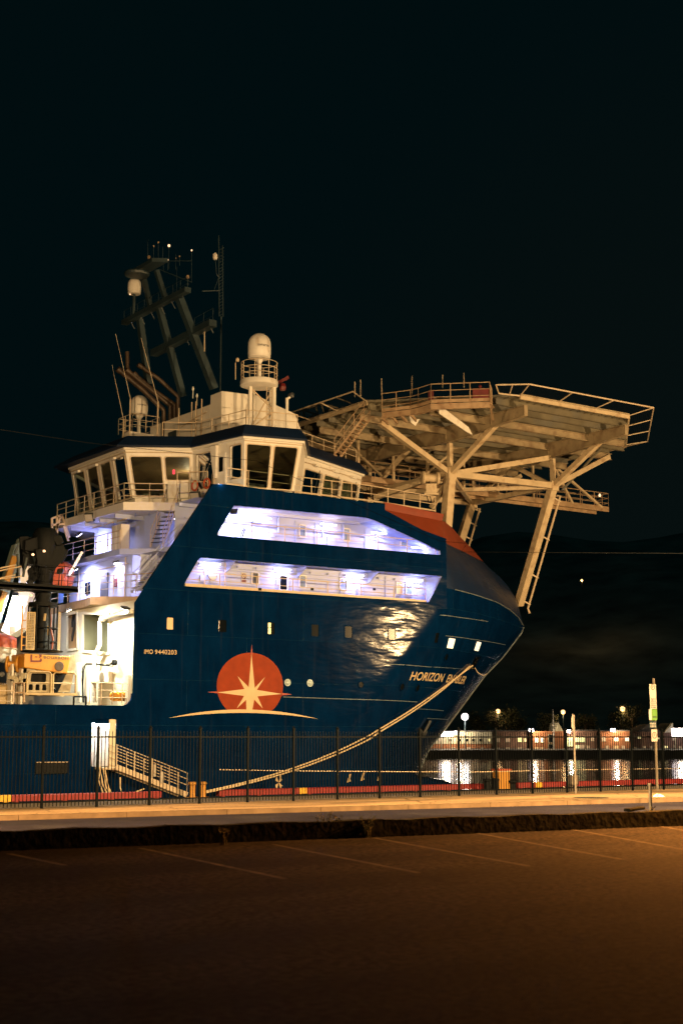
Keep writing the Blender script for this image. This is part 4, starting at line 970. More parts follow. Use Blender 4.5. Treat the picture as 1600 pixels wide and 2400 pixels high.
def radome(c, rad, hgt, name, ground, plat_r, word=None):
    """dome on a stalk over a round railed platform"""
    t = MB()
    c = Vector(c)
    prof = [(rad * .86, 0), (rad * .97, .05), (rad * .98, .22), (rad, .24), (rad, hgt - rad)] + [(rad * math.cos(a), hgt - rad + rad * math.sin(a)) for a in [math.pi / 2 * k / 8 for k in range(1, 9)]]
    dm = MB().lathe(c, prof, 32).build(name, 'white', ship, True)
    if word:
        az = rv * .55 - fv * .83; u_ = az.cross(Vector((0, 0, 1)))
        def mp(u, w):
            a = (u - .5) * 1.15 + math.atan2(rv.dot(rv) * .62, 1) * 0 + .50
            d = -fv * math.cos(a) + rv * math.sin(a); return c + d * (rad + .008) + Vector((0, 0, hgt * .40 + w * rad * .22))
        lettering(word, mp, 'lettering', 'frame', dm, offset=.01)
    return dm
pc = at('A', 1228, 1125, Y=67.6); zp = pc.z
dm = radome(pc + Vector((0, 0, 1.32)), .66, 1.50, 'satellite_dome', None, 1.08, 'inmarsat')
mb = MB().lathe(pc + Vector((0, 0, -.02)), [(.14, 0), (.14, 1.1), (.3, 1.33)], 16); mb.build('dome_stalk', 'white', dm, True)
mb = MB().lathe(pc + Vector((0, 0, -.34)), [(.95, 0), (1.08, .05), (1.08, .30), (1.06, .34), (.2, .342)], 32); pf = mb.build('dome_platform', 'white', ship, True)
mb = MB(); circ = [pc + Vector((1.04 * math.cos(t), 1.04 * math.sin(t), 0)) for t in [2 * math.pi * k / 24 for k in range(25)]]
for hh in (.35, .7, 1.05): mb.tube([p + Vector((0, 0, hh)) for p in circ], .022, 6)
for k in range(0, 24, 3): mb.tube([circ[k], circ[k] + Vector((0, 0, 1.05))], .026, 6)
mb.build('railing', 'rail', pf)
feet = [(-.49, .0), (.86, .1), (.62, .75), (-.35, .7)]
mb = MB()
L_ = [(pc + rv * a + fv * b, zp - .34) for a, b in feet]
for k, (p, z) in enumerate(L_): mb.tube([(p.x, p.y, 19.0), (p.x, p.y, z)], .115 if k < 2 else .08, 12)
mb.build('tower_leg', 'white', pf, True)
mb = MB(); P_ = [p for p, z in L_]
hi = lambda p, z: Vector((p.x, p.y, z))
mb.tube([hi(P_[0], zp - .4), hi(P_[1], 20.2), hi(P_[0], 19.1)], .05, 8).tube([hi(P_[0], 19.1), hi(P_[2], zp - .5)], .04, 8)
for k in range(9): mb.tube([hi(P_[1] - rv * .42, 19.3 + k * .34), hi(P_[1] - rv * .1 + fv * .1, 19.3 + k * .34)], .018, 5)
for o_ in (-.42, -.12): mb.tube([hi(P_[1] + rv * o_, 19.0), hi(P_[1] + rv * o_, zp - .3)], .024, 6)
mb.build('tower_brace', 'rail', pf)
mb = MB(); q = pc + rv * 1.55 + fv * 1.2 + Vector((0, 0, .45)); mb.tube([q - rv * .9 - Vector((0, 0, .25)), q - Vector((0, 0, .05))], .05).beam(q - rv * .5 - Vector((0, 0, .25)), q + rv * .1 + Vector((0, 0, .1)), .12, .16).lathe(q - rv * .25 + Vector((0, 0, -.7)), [(.16, 0), (.2, .2), (.14, .4)], 12)
mb.build('radar_scanner', 'redmark', pf)
c2 = at('A', 382, 1365, Y=79)
d2 = radome(c2, .54, 1.28, 'satellite_dome', None, .9, 'inmarsat')
mb = MB().lathe(c2 + Vector((0, 0, -1.3)), [(.11, 0), (.11, 1.0), (.3, 1.3)], 12).box((c2.x - .9, c2.y - .5, 19.0), (c2.x + .9, c2.y + .5, c2.z - 1.25)); mb.build('dome_stalk', 'white', d2)
mb = MB(); cc = [c2 + Vector((.95 * sx, .95 * sy, -1.25)) for sx, sy in ((-1, -1), (1, -1), (1, 1), (-1, 1), (-1, -1))]; railing(mb, cc, 1.05, 3, 1.0, .024); mb.build('railing', 'rail', d2)
def whip(a, b, Y, base=1.0):
    p = at('A', *a, Y=Y); q = at('A', *b, Y=Y); MB().tube([q, p], [.026, .012], 6).tube([q - Vector((0, 0, base)), q], .05, 8).build('whip_aerial', 'rail', ship)
whip((215, 790), (320, 1250), 77, 2.6); whip((395, 820), (515, 1270), 76, 2.4); whip((190, 1010), (272, 1400), 79, 1.6)
MB().tube([at('A', 1425, 1530, Y=67.3), at('A', 1425, 1245, Y=67.3)], .085, 10).tube([at('A', 1425, 1250, Y=67.3), at('A', 1445, 1240, Y=67.3)], .07, 8).build('search_pole', 'white', ship, True)
for (u, w_) in ((1455, 1225), (1445, 1500)):
    c = at('A', u, w_, Y=67.3); MB().lathe(c, [(.12, -.15), (.16, -.05), (.16, .1), (.08, .16)], 12, (rv * .6 - fv * .5)).build('search_lamp', 'frame', ship, True)
for (u, w1_, w0_) in ((762, 1190, 1150), (790, 1240, 1205)):
    c = at('A', u, w1_, Y=73); MB().tube([c - Vector((0, 0, .5)), c], .03).lathe(c, [(.07, 0), (.08, .1), (.04, .22)], 10).build('signal_lamp', 'white', ship)
MB().tube([at('A', 1062, 1115, Y=68), at('A', 1062, 995, Y=68)], .03, 6).lathe(at('A', 1075, 975, Y=68), [(.09, -.1), (.1, .05), (.05, .12)], 10).build('stub_aerial', 'rail', ship)

# exhaust pipes leaning aft
for (a, b, c, r) in (((230, 1040), (410, 1190), (555, 1330), .16), ((290, 1045), (440, 1165), (600, 1300), .15), ((340, 1070), (470, 1180), (630, 1290), .14), ((375, 1010), (520, 1110), (655, 1235), .13)):
    A_, B_, C_ = (at('A', *p, Y=77 + r) for p in (a, b, c)); D_ = Vector((C_.x + .1, C_.y, 19.3))
    MB().tube([A_, B_, C_, C_.lerp(D_, .3), D_], r, 12).lathe(A_, [(r * 1.25, -.02), (r * 1.25, .22)], 12, (B_ - A_)).build('exhaust_pipe', 'pipe', ship, True)
p = at('A', 298, 1000, Y=78); MB().tube([p + Vector((0, 0, -.9)), p, p + Vector((-.03, 0, .75))], .13, 12).build('exhaust_pipe', 'pipe', ship, True)

# mast: three raked legs below, two above, athwart bars, lamps
ms = thing_mast = MB()
near = (at('A', 910, 1180, Y=72.5), at('U', 1020, 740, Y=72.5)); mid = (at('A', 690, 1235, Y=75.5), at('U', 800, 840, Y=75.5)); far = (at('U', 640, 1330, Y=78.5), at('U', 590, 960, Y=78.5))
mb = MB()
mb.beam(near[0], near[1], .46, .38).beam(mid[0], mid[1], .40, .34).beam(far[0] + (far[0] - far[1]) * .9, far[1], .40, .34)
ma = mb.build('mast_frame', 'mast', ship)
u1, u2 = at('U', 860, 720, Y=74.6), at('U', 770, 430, Y=74.6); u3, u4 = at('U', 700, 810, Y=77.2), at('U', 630, 500, Y=77.2)
MB().beam(u1, u2, .28, .26).build('upper_leg', 'mast', ma); MB().beam(u3, u4, .28, .26).build('upper_leg', 'mast', ma)
def bar(v, a, b, Ya, Yb, w_, h_):
    p = at(v, *a, Y=Ya); q = at(v, *b, Y=Yb); q.x = p.x + (q.x - p.x); o = MB().beam(p, q, w_, h_)
    return o, p, q
mb, p, q = bar('U', (420, 1000), (1110, 640), 79.9, 71.5, .42, .3); railing(mb, [p, q], .8, 2, .9, .016); 
for k in range(6): c = p.lerp(q, .1 + k * .16); mb.tube([c, c + Vector((.35, 0, -.55))], .03, 5)
mb.build('yard', 'mast', ma)
mb, p, q = bar('U', (740, 1330), (1380, 1000), 77.6, 70.3, .5, .4); railing(mb, [p.lerp(q, .7), q], .9, 2, .9, .016)
for k in range(4): c = p.lerp(q, .55 + k * .13); mb.tube([c, c + Vector((.3, 0, -.45))], .03, 5)
mb.build('yard', 'mast', ma)
p = at('U', 600, 450, Y=76); q = at('U', 770, 330, Y=75.2)
MB().obox((p + q) / 2, Vector((.55, 0, .1)), Vector((0, 1.5, 0)), Vector((0, 0, .12))).lathe(at('U', 560, 470, Y=76.6), [(.75, -.12), (.8, 0), (.75, .1)], 20).build('mast_platform', 'mast', ma)
c3 = at('U', 530, 690, Y=78.2); d3 = radome(c3, .42, 1.05, 'mast_dome', None, .5); MB().tube([c3 - Vector((0, 0, 1.3)), c3], .1, 10).build('dome_stalk', 'mast', d3)
# second mast to the right
p = at('U', 1465, 60, Y=73); q = at('U', 1470, 930, Y=73)
mb = MB().beam(q - Vector((.15, 0, 0)), p - Vector((.15, 0, 0)), .05, .05).beam(q + Vector((.12, 0, 0)), p + Vector((.12, 0, -.6)), .05, .05)
for k in range(22): z = q.z + (p.z - q.z - .7) * k / 22; mb.tube([(q.x - .15, q.y, z), (q.x + .12, q.y, z + .22)], .018, 5)
a_ = at('U', 1265, 655, Y=73); mb.tube([a_, at('U', 1450, 650, Y=73)], .035, 6); mb.tube([at('U', 1395, 640, Y=73), at('U', 1445, 500, Y=73)], .022, 5).tube([at('U', 1405, 300, Y=73), at('U', 1420, 470, Y=73), at('U', 1450, 520, Y=73)], .02, 5)
mb.tube([q, q + Vector((0, 0, -2)), (q.x, q.y, 21)], .05, 6)
mb.build('lattice_mast', 'mast', ma)
c = at('U', 1403, 305, Y=73); MB().lathe(c, [(.12, -.05), (.15, .05), (.15, .25), (.08, .36)], 12).build('mast_dome', 'white', ma, True)
for (u, w_, r, m) in ((905, 165, .10, 'mastlamp'), (1150, 215, .06, 'mastlamp'), (845, 325, .05, 'mastlamp'), (893, 320, .06, 'mastlamp'), (980, 300, .05, 'white'), (1020, 280, .06, 'white'), (690, 290, .13, 'white'), (1107, 500, .13, 'white'), (790, 130, .08, 'white'), (740, 170, .06, 'white'), (485, 690, .05, 'mastlamp')):
    if m == 'white': m = 'ruststeel'
    r *= .75; c = at('U', u, w_, Y=75 if u < 1000 else 73); st = .35 if m == 'mastlamp' else .6
    MB().lathe(c, [(r * .7, -r), (r, -r * .3), (r, r * .6), (r * .4, r * 1.1)], 10).build('mast_lamp' if m == 'mastlamp' else 'aerial_dome', m, ma, True)
mb = MB()
for (u, w0_, w1_) in ((905, 175, 420), (845, 335, 430), (893, 330, 430), (980, 250, 420), (1020, 300, 380), (690, 310, 340), (678, 100, 290), (790, 140, 330), (740, 180, 340), (1150, 225, 560), (1107, 520, 640), (840, 180, 330), (990, 400, 700)):
    Y_ = 75 if u < 1000 else 73; mb.tube([at('U', u, w0_, Y=Y_), at('U', u, w1_, Y=Y_)], .014, 5)
mb.tube([at('U', 840, 330, Y=75), at('U', 1150, 330, Y=73.2)], .025, 5).tube([at('U', 800, 420, Y=75), at('U', 1150, 560, Y=73)], .03, 5)
mb.build('aerial_rod', 'mast', ma)
MB().tube([at('U', 1290, 1090, Y=71.5), at('U', 1288, 1310, Y=71.5)], .035, 6).build('hanging_aerial', 'rail', ma)
# fittings along the gallery walls: cable trays, pipes, lifebuoys, extinguishers, junction boxes
mb = MB().box((36.6, YL - .16, 11.02), (53.6, YL - .04, 11.06)); 
for k in range(14): x = 36.9 + k * 1.22; mb.box((x, YL - .16, 11.06), (x + .04, YL - .02, 11.2))
mb.tube([(36.5, YL - .07, 10.9), (44, YL - .07, 10.9), (44.1, YL - .07, 10.8), (53.7, YL - .07, 10.8)], .022, 6)
for x in (38.9, 43.2, 47.6, 50.9): mb.tube([(x, YL - .06, 9.5), (x, YL - .06, 11.3)], .03, 6)
mb.build('cable_tray', 'gallery', glo)
mb = MB().box((37.6, YU - .14, 13.72), (51.3, YU - .03, 13.76))
for x in (40.6, 44.9, 46.3, 49.9): mb.tube([(x, YU - .06, 12.4), (x, YU - .06, 14.2)], .03, 6)
mb.build('cable_tray', 'gallery', gup)
def fitting(x, y, z, w_, h_, m, nm, g): MB().box((x, y - .14, z), (x + w_, y - .01, z + h_)).build(nm, m, g, bevel=.02)
for (x, z, w_, h_, m, nm) in ((38.2, 10.2, .25, .3, 'gallery', 'junction_box'), (48.8, 9.75, .5, .7, 'gallery', 'wall_cabinet')): fitting(x, YL, z, w_, h_, m, nm, glo)
for (x, z, w_, h_, m, nm) in ((43.2, 13.1, .25, .3, 'gallery', 'junction_box'), (47.1, 12.7, .6, .8, 'gallery', 'wall_cabinet')): fitting(x, YU, z, w_, h_, m, nm, gup)
for (x, y, z, g) in ():
    MB().tube([Vector((x + .3 * math.cos(t), y, z + .3 * math.sin(t))) for t in [2 * math.pi * k / 20 for k in range(21)]], .06, 8).build('lifebuoy', 'orange', g, True)
# underside pipes and lamps beneath the bridge deck; door and vents of the aft walls
mb = MB()
for y in (72.9, 74.6, 76.2): mb.tube([(36.2, y, 14.1), (36.2, y + 1.1, 14.1)], .05, 6)
mb.tube([(36.26, 73.0, 9.3), (36.26, 73.0, 11.9)], .04, 6).tube([(36.26, 79.2, 9.3), (36.26, 79.2, 11.9)], .05, 6).tube([(36.2, 72.6, 11.5), (36.2, 80, 11.5)], .03, 6)
mb.build('deck_pipe', 'rail', dh)
for (y0, y1, z0, z1, m, nm) in ((75.2, 76.1, 9.35, 11.25, 'frame', 'door'), (77.6, 78.2, 10.2, 10.9, 'portdark', 'window'), (74.0, 74.4, 10.3, 10.8, 'redmark', 'extinguisher_box')): MB().box((36.2, y0, z0), (36.298, y1, z1)).build(nm, m, dh, bevel=.02)
# deck light on the hull top corner and two unlit floodlights by the bridge wing
c = at('B', 1183, 538, Y=66.2); hl = MB().lathe(c, [(.05, -.09), (.09, -.03), (.09, .05), (.03, .1)], 12).build('corner_lamp', 'whitefar', ship, True)
light('corner_light', 'POINT', c + Vector((0, -.2, .1)), 30, (.85, 1, .95), hl, shadow_soft_size=.08)
for (u, w_, X_, Y_) in ((1020, 612, None, 68.5), (272, 762, 35.5, None)):
    c = at('B', u, w_, X=X_) if X_ else at('B', u, w_, Y=Y_)
    d = Vector((-.75, -.5, -.42)).normalized(); s_ = d.cross(Vector((0, 0, 1))).normalized(); u_ = s_.cross(d)
    h = MB().obox(c, s_ * .3, u_ * .26, d * .1).build('wing_floodlight', 'frame', ship, bevel=.03)
    MB().obox(c + d * .105, s_ * .25, u_ * .21, d * .008).build('lens', 'signwhite', h)
    MB().tube([c - d * .1, c - d * .35 + Vector((0, 0, .3))], .05, 8).build('bracket', 'frame', h)
# ------------------------------------------------------------------ the ship: helideck
HZ = 22.5; hc = Vector((62.4, 74.5)); ap = 11.4; sd = ap * math.tan(math.pi / 8)
oct_ = [(hc.x - sd, hc.y - ap), (hc.x + sd, hc.y - ap), (hc.x + ap, hc.y - sd), (hc.x + ap, hc.y + sd), (hc.x + sd, hc.y + ap), (hc.x - sd, hc.y + ap), (hc.x - ap, hc.y + sd), (hc.x - ap, hc.y - sd)]
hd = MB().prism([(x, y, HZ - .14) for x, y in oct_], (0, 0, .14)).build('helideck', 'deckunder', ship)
mb = MB()
for i in range(8):
    a = oct_[i]; b = oct_[(i + 1) % 8]
    if i == 7: continue
    mb.beam((*a, HZ - .16), (*b, HZ - .16), .12, .34)
mb.build('edge_beam', 'steelpaint', hd)
def chord(y):                                   # the octagon's extent along X at a given Y
    d = abs(y - hc.y); h = ap if d <= sd else ap - (d - sd); return hc.x - h, hc.x + h
def chordy(x):
    d = abs(x - hc.x); h = ap if d <= sd else ap - (d - sd); return hc.y - h, hc.y + h
mb = MB()
y = hc.y - ap + 1.1
while y < hc.y + ap - .5:
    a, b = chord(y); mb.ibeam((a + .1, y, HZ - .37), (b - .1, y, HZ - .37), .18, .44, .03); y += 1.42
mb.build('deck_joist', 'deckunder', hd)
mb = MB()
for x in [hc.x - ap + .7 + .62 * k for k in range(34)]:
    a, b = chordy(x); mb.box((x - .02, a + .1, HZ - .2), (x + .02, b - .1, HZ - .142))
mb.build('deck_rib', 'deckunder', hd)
G = [58.35, 67.5]                               # two haunched cross girders over the four nodes
for gx in G:
    ya, yb = chordy(gx); ya += .25; yb -= .25
    z1 = HZ - .60
    lo = [(ya, z1 - .62), (71 - 1.2, z1 - 1.0), (71 + .8, z1 - 1.0), (74.5, z1 - .8), (80 - .8, z1 - 1.0), (80 + 1.2, z1 - 1.0), (yb, z1 - .62), (yb, z1), (ya, z1)]
    g = MB().prism([(gx - .03, y, z) for y, z in lo], (.06, 0, 0)); 
    for (p, q) in zip(lo[:6], lo[1:7]): g.beam((gx, p[0], p[1]), (gx, q[0], q[1]), .30, .045)
    g.beam((gx, ya, z1 + .02), (gx, yb, z1 + .02), .30, .05)
    for y in (ya, 66.5, 71, 75.5, 80, 84): g.box((gx - .14, y - .015, z1 - .8 if 69 < y < 82 else z1 - .62), (gx + .14, y + .015, z1))
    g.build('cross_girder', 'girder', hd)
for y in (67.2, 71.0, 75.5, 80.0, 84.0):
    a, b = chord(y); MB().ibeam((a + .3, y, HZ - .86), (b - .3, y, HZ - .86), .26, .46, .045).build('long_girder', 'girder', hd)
# safety net frames round the edge
NZ = HZ + .18
for i in (0, 1, 2, 3, 4, 5, 6):
    a = Vector((*oct_[i], HZ - .12)); b = Vector((*oct_[(i + 1) % 8], HZ - .12)); d = (b - a).normalized(); o = Vector((d.y, -d.x, 0))
    tb = 1.55; a2 = a + o * tb - d * tb * .41 + Vector((0, 0, .32)); b2_ = b + o * tb + d * tb * .41 + Vector((0, 0, .32))
    mb = MB().tube([a2, b2_], .05, 8).tube([a, b], .035, 6)
    n = 3 if i != 7 else 2
    mb.tube([a, a2], .04, 6).tube([b, b2_], .04, 6)
    for k in range(1, n): mb.tube([a.lerp(b, k / n), a2.lerp(b2_, k / n)], .04, 6)
    fr = mb.build('net_frame', 'rail', hd)
    mb = MB()
    for k in range(1, 12): t = k / 12; mb.tube([a.lerp(a2, t), b.lerp(b2_, t)], .006, 3)
    L_ = int((b2_ - a2).length / .22)
    for k in range(1, L_): t = k / L_; mb.tube([a.lerp(b, t), a2.lerp(b2_, t)], .006, 3)
    mb.build('safety_net', 'black', fr)
a = Vector((*oct_[0], HZ - .12)); a2 = a + Vector((0, -1, 0)) * 1.55 + Vector((-.64, 0, .32)); b = at('E', 288, 268, Z=HZ - .12); b2_ = at('E', 265, 202, Z=HZ + .2)
mb = MB().tube([a2, b2_], .05, 8).tube([a, b], .05, 6).tube([b2_, b], .04, 6).tube([a2.lerp(b2_, .5), a.lerp(b, .5)], .04, 6).tube([a2, a], .04, 6); fr = mb.build('net_frame', 'rail', hd)
mb = MB()
for k in range(1, 9): t = k / 9; mb.tube([a.lerp(a2, t), b.lerp(b2_, t)], .006, 3); mb.tube([a.lerp(b, t), a2.lerp(b2_, t)], .006, 3)
mb.build('safety_net', 'black', fr)
# nodes, legs and braces
N1 = Vector((58.6, 71, 18.82)); N2 = Vector((67.8, 71, 18.95)); N3 = Vector((68.1, 80, 18.98)); N4 = Vector((58.6, 80, 18.85)); GB = HZ - 1.62
tr = MB().obox(N1, Vector((.34, 0, 0)), Vector((0, .3, 0)), Vector((0, 0, .42))).build('truss_node', 'steelpaint', ship, bevel=.03)
for p in (N2, N3, N4): MB().obox(p, Vector((.32, 0, 0)), Vector((0, .26, 0)), Vector((0, 0, .34))).build('truss_node', 'steelpaint', ship, bevel=.03)
def brace(p, q, w_=.30, m='steelpaint'): MB().beam(p, q, w_, w_).build('truss_brace', m, tr)
brace(N1 + Vector((.2, 0, 0)), N2, .40); brace(N4, N3, .36); brace(N1, N4, .34); brace(N2, N3, .34)
brace(N1 + Vector((0, 0, .3)), (58.6, 71, GB), .28); brace(N2 + Vector((0, 0, .3)), (67.8, 71, GB), .28); brace(N3, (68.1, 80, GB), .28); brace(N4, (58.6, 80, GB), .28)
brace(N1, (58.5, 66.0, HZ - 1.05), .33); brace(N2, (67.7, 66.0, HZ - 1.05), .33); brace(N1, (52.9, 71.0, HZ - .95), .33); brace(N2, (73.3, 71.0, HZ - .85), .34)
brace(N1, (67.6, 71.0, GB + .05), .34); brace(N4, (67.8, 80, GB + .05), .3); brace(N3, (73.0, 80, HZ - .9), .3); brace(N4, (53, 80, HZ - .95), .3)
brace(N3, (68, 85, HZ - 1.0), .3); brace(N4, (58.5, 85, HZ - 1.0), .3); brace(N3, (68, 75.6, GB + .3), .26); brace(N4, (58.6, 75.5, GB + .3), .26); brace(N2, (67.8, 75.4, GB + .3), .26)
brace(N1, N3, .28); brace(N1 + Vector((0, 0, -.2)), at('P', 668, 905, Y=72.5), .28); brace(N4, N2 + Vector((-.3, .2, -.1)), .26); brace(at('D', 720, 1160, Y=76), N4, .4); brace(at('D', 720, 1160, Y=76), N1 + Vector((-.3, .2, 0)), .3)
MB().beam(N1, (57.9, 71, 12.5), .62, .56, (1, 0, 0)).build('helideck_leg', 'steelpaint', ship, bevel=.04)
f2 = at('I', 1312, 1010, Y=75.9); lg = MB().beam(N2, f2, .55, .52, (1, 0, 0)).build('helideck_leg', 'steelpaint', ship, bevel=.04)
f3_ = at('I', 760, 480, Y=78.4); lg3 = MB().beam(N3, f3_, .55, .52, (1, 0, 0)).build('helideck_leg', 'steelpaint', ship, bevel=.04)
MB().beam(N4, (58, 80, 12.5), .55, .5, (1, 0, 0)).build('helideck_leg', 'steelpaint', ship, bevel=.04)
for (p, q, l) in ((N2, f2, lg), (N3, f3_, lg3)):   # drain pipe and stubs beside each forward leg
    d = (q - p); o = rv * .62 + Vector((0, 0, -.25)); a = p + d * .05 + o; b = q + o * 1.05 + d * .0
    mb = MB().tube([a - rv * .25, a, b, b + rv * .12 - Vector((0, 0, .35))], .075, 8)
    for t in (.08, .40, .72, .95): mb.beam(p + d * t, p + d * t + o * 1.15 + Vector((0, 0, -.12)), .09, .09)
    mb.build('drain_pipe', 'rail', l, True)
MB().tube([at('E', 1235, 510, Y=70), at('E', 770, 1010, Y=71.5)], .09, 8).build('drain_pipe', 'deckunder', tr)
# gusset plates hanging from the near edge of the platform
def gus(*p, **k): MB().prism([at(*q, **k) for q in p], (.06, .10, 0)).build('outrigger_bracket', 'white', hd)
gus(('O', 768, 545), ('O', 830, 575), ('O', 1190, 850), ('O', 1245, 960), ('O', 1170, 920), ('O', 778, 660), Y=66.2)
gus(('O', 345, 645), ('O', 380, 655), ('O', 425, 745), ('O', 505, 735), ('O', 440, 835), ('O', 375, 780), Y=68.0)
# access platform with railing along the aft near edge
WZ_ = HZ - 1.15
wp = [at('O', *q, Z=WZ_) for q in ((-30, 648), (370, 600), (480, 575), (660, 520), (1490, 492))]
wi = [p + Vector((1.15, .9, 0)) for p in wp]
mb = MB()
for a, b, c, d in zip(wp, wp[1:], wi[1:], wi): mb.prism([a, b, c, d], (0, 0, -.05)); mb.beam(a + Vector((0, 0, -.18)), b + Vector((0, 0, -.18)), .06, .34); mb.beam(a + Vector((0, 0, .14)), b + Vector((0, 0, .14)), .02, .2)
wk = mb.build('access_platform', 'ruststeel', hd)
mb = MB(); railing(mb, wp, 1.2, 3, 1.05, .03); mb.build('railing', 'ruststeel', wk)
e0 = wp[-1]; mb = MB(); railing(mb, [e0, e0 + Vector((1.4, 1.4, 0))], 1.2, 3, .7, .03); mb.beam(e0 + Vector((0, 0, -.1)), e0 + Vector((1.9, 1.9, -.5)), .1, .1); mb.build('railing', 'ruststeel', wk)
mb = MB()
for k in range(4): p = wp[0].lerp(wp[1], k / 3) ; mb.beam(p + Vector((0, 0, -.3)), p + Vector((1.2, 1.0, -.35)), .1, .18)
mb.build('platform_bearer', 'ruststeel', wk)
a = at('O', 1360, 350, Z=WZ_ + .5); MB().obox(a + Vector((.6, .7, .05)), rv * .5, fv * .3, Vector((0, 0, .32))).lathe(a + Vector((.4, .5, .37)), [(.06, 0), (.12, .1), (.05, .2)], 10).build('foam_monitor', 'redmark', wk, bevel=.04)
a = at('O', 640, 370, Z=WZ_ + .6); MB().obox(a + Vector((.5, .5, 0)), rv * .16, fv * .16, Vector((0, 0, .32))).build('fire_cabinet', 'redmark', wk, bevel=.02)
for (v, u, w0_, w1_) in (('N', 853, 430, 205), ('N', 933, 430, 175), ('N', 1230, 400, 160), ('O', 392, 390, 125), ('O', 825, 300, 105), ('O', 1125, 300, 80)):
    p = at(v, u, w0_, Y=71.5); q = at(v, u, w1_, Y=71.5); mb = MB().tube([p, q], .022, 6)
    for k in range(9): c = p.lerp(q, .1 + k * .1); mb.lathe(c, [(.045, -.035), (.045, .035)], 8)
    mb.build('rod_marker', 'rail', wk)
# stair from the bridge roof
sa = (at('N', 540, 1230, Z=18.95) + at('N', 670, 1290, Z=18.95)) / 2; sbn = (at('N', 940, 700, Z=WZ_) + at('N', 1100, 740, Z=WZ_)) / 2
sd_ = at('N', 670, 1290, Z=18.95) - at('N', 540, 1230, Z=18.95); wid = sd_.length
steps(sa, sbn, .95, 12, 'helideck_stair', ship, 'ruststeel', 1.0, side=sd_.normalized())
lp = sa - Vector((sbn.x - sa.x, sbn.y - sa.y, 0)).normalized() * .6
mb = MB(); mb.beam(sa + Vector((0, 0, -.05)), lp + Vector((0, 0, -.05)), 1.0, .08); mb.build('stair_landing', 'ruststeel', ship)
# low catwalk under the deck that runs forward past the front edge
cw = [at('D', 560, 985, Y=77), at('E', 0, 958, Y=77), at('E', 600, 1050, Y=77), at('E', 820, 1092, Y=77), at('E', 1125, 1112, Y=77)]
zc_ = 19.25; cw = [Vector((p.x, 77, zc_)) for p in cw]
mb = MB()
for a, b in zip(cw, cw[1:]): mb.box((a.x + .003, 77, zc_ - .06), (b.x, 78.3, zc_)); mb.box((a.x + .003, 76.95, zc_ - .3), (b.x, 76.998, zc_ + .1)); mb.box((a.x + .003, 78.3, zc_ - .3), (b.x, 78.35, zc_ + .1))
ct = mb.build('catwalk', 'ruststeel', ship)
mb = MB(); railing(mb, [cw[0], cw[-1]], 1.15, 3, 1.5, .03); railing(mb, [cw[0] + Vector((0, 1.3, 0)), cw[-1] + Vector((0, 1.3, 0))], 1.15, 3, 1.5, .03); railing(mb, [cw[-1], cw[-1] + Vector((0, 1.3, 0))], 1.15, 3, .65, .03); mb.build('railing', 'ruststeel', ct)
mb = MB()
def hang(p, q, w_): MB().beam(p, q, w_, w_).build('catwalk_hanger', 'steelpaint', ct)
for x in (55.5, 58.5, 61.5, 64.8, 68, 71.5): hang((x, 77.0, zc_), (x, 77.0, HZ - .6), .16)
for x in (75.5, 78.6): hang((x, 77.0, zc_), (min(x, 73.6), 77.0, HZ - .5), .16)
hang((54.2, 77, HZ - .8), (57.5, 77, zc_ + .2), .14); hang((60.5, 77, zc_ + .1), (63.5, 77, HZ - .8), .14)
p = cw[-1] + Vector((-.8, .1, .95)); MB().lathe(p, [(.08, -.1), (.1, 0), (.05, .12)], 10).build('catwalk_lamp', 'mastlamp', ct)
# searchlight winch on the foredeck rail
c = at('P', 660, 480, Y=70.2); z = c.z
mb = MB().lathe(c - rv * .62, [(.36, 0), (.44, .08), (.44, .2), (.26, .25), (.26, .95), (.40, 1.0), (.40, 1.15)], 20, rv * .95 + fv * .2)
mb.obox(c - Vector((0, 0, .75)), rv * .34, fv * .25, Vector((0, 0, .32))).obox(c - Vector((0, 0, 1.1)), rv * .46, fv * .35, Vector((0, 0, .06)))
wn_ = mb.build('foredeck_winch', 'steelpaint', ship, True)
for k in (-.3, -.1): q = c + rv * k - Vector((0, 0, .2)); MB().tube([q, q + Vector((0, 0, -.9)), q + rv * .15 + Vector((0, 0, -1.5)), q + rv * .3 + Vector((0, 0, -1.3))], .03, 6).build('hanging_hose', 'black', wn_)
# lattice far aft corner of the helideck
mb = MB()
A_ = [at('N', *p, Y=82) for p in ((0, 650), (280, 560), (580, 430), (790, 510))]
mb.tube(A_, .05, 6)
for (p, q) in (((390, 515), (620, 585)), ((130, 610), (340, 680)), ((60, 640), (100, 760)), ((120, 620), (160, 750)), ((300, 560), (330, 650)), ((375, 525), (420, 640)), ((160, 750), (300, 660)), ((420, 640), (530, 580)), ((430, 600), (600, 660))):
    mb.beam(at('N', *p, Y=82), at('N', *q, Y=82), .09, .09)
mb.build('net_outrigger', 'steelpaint', hd)
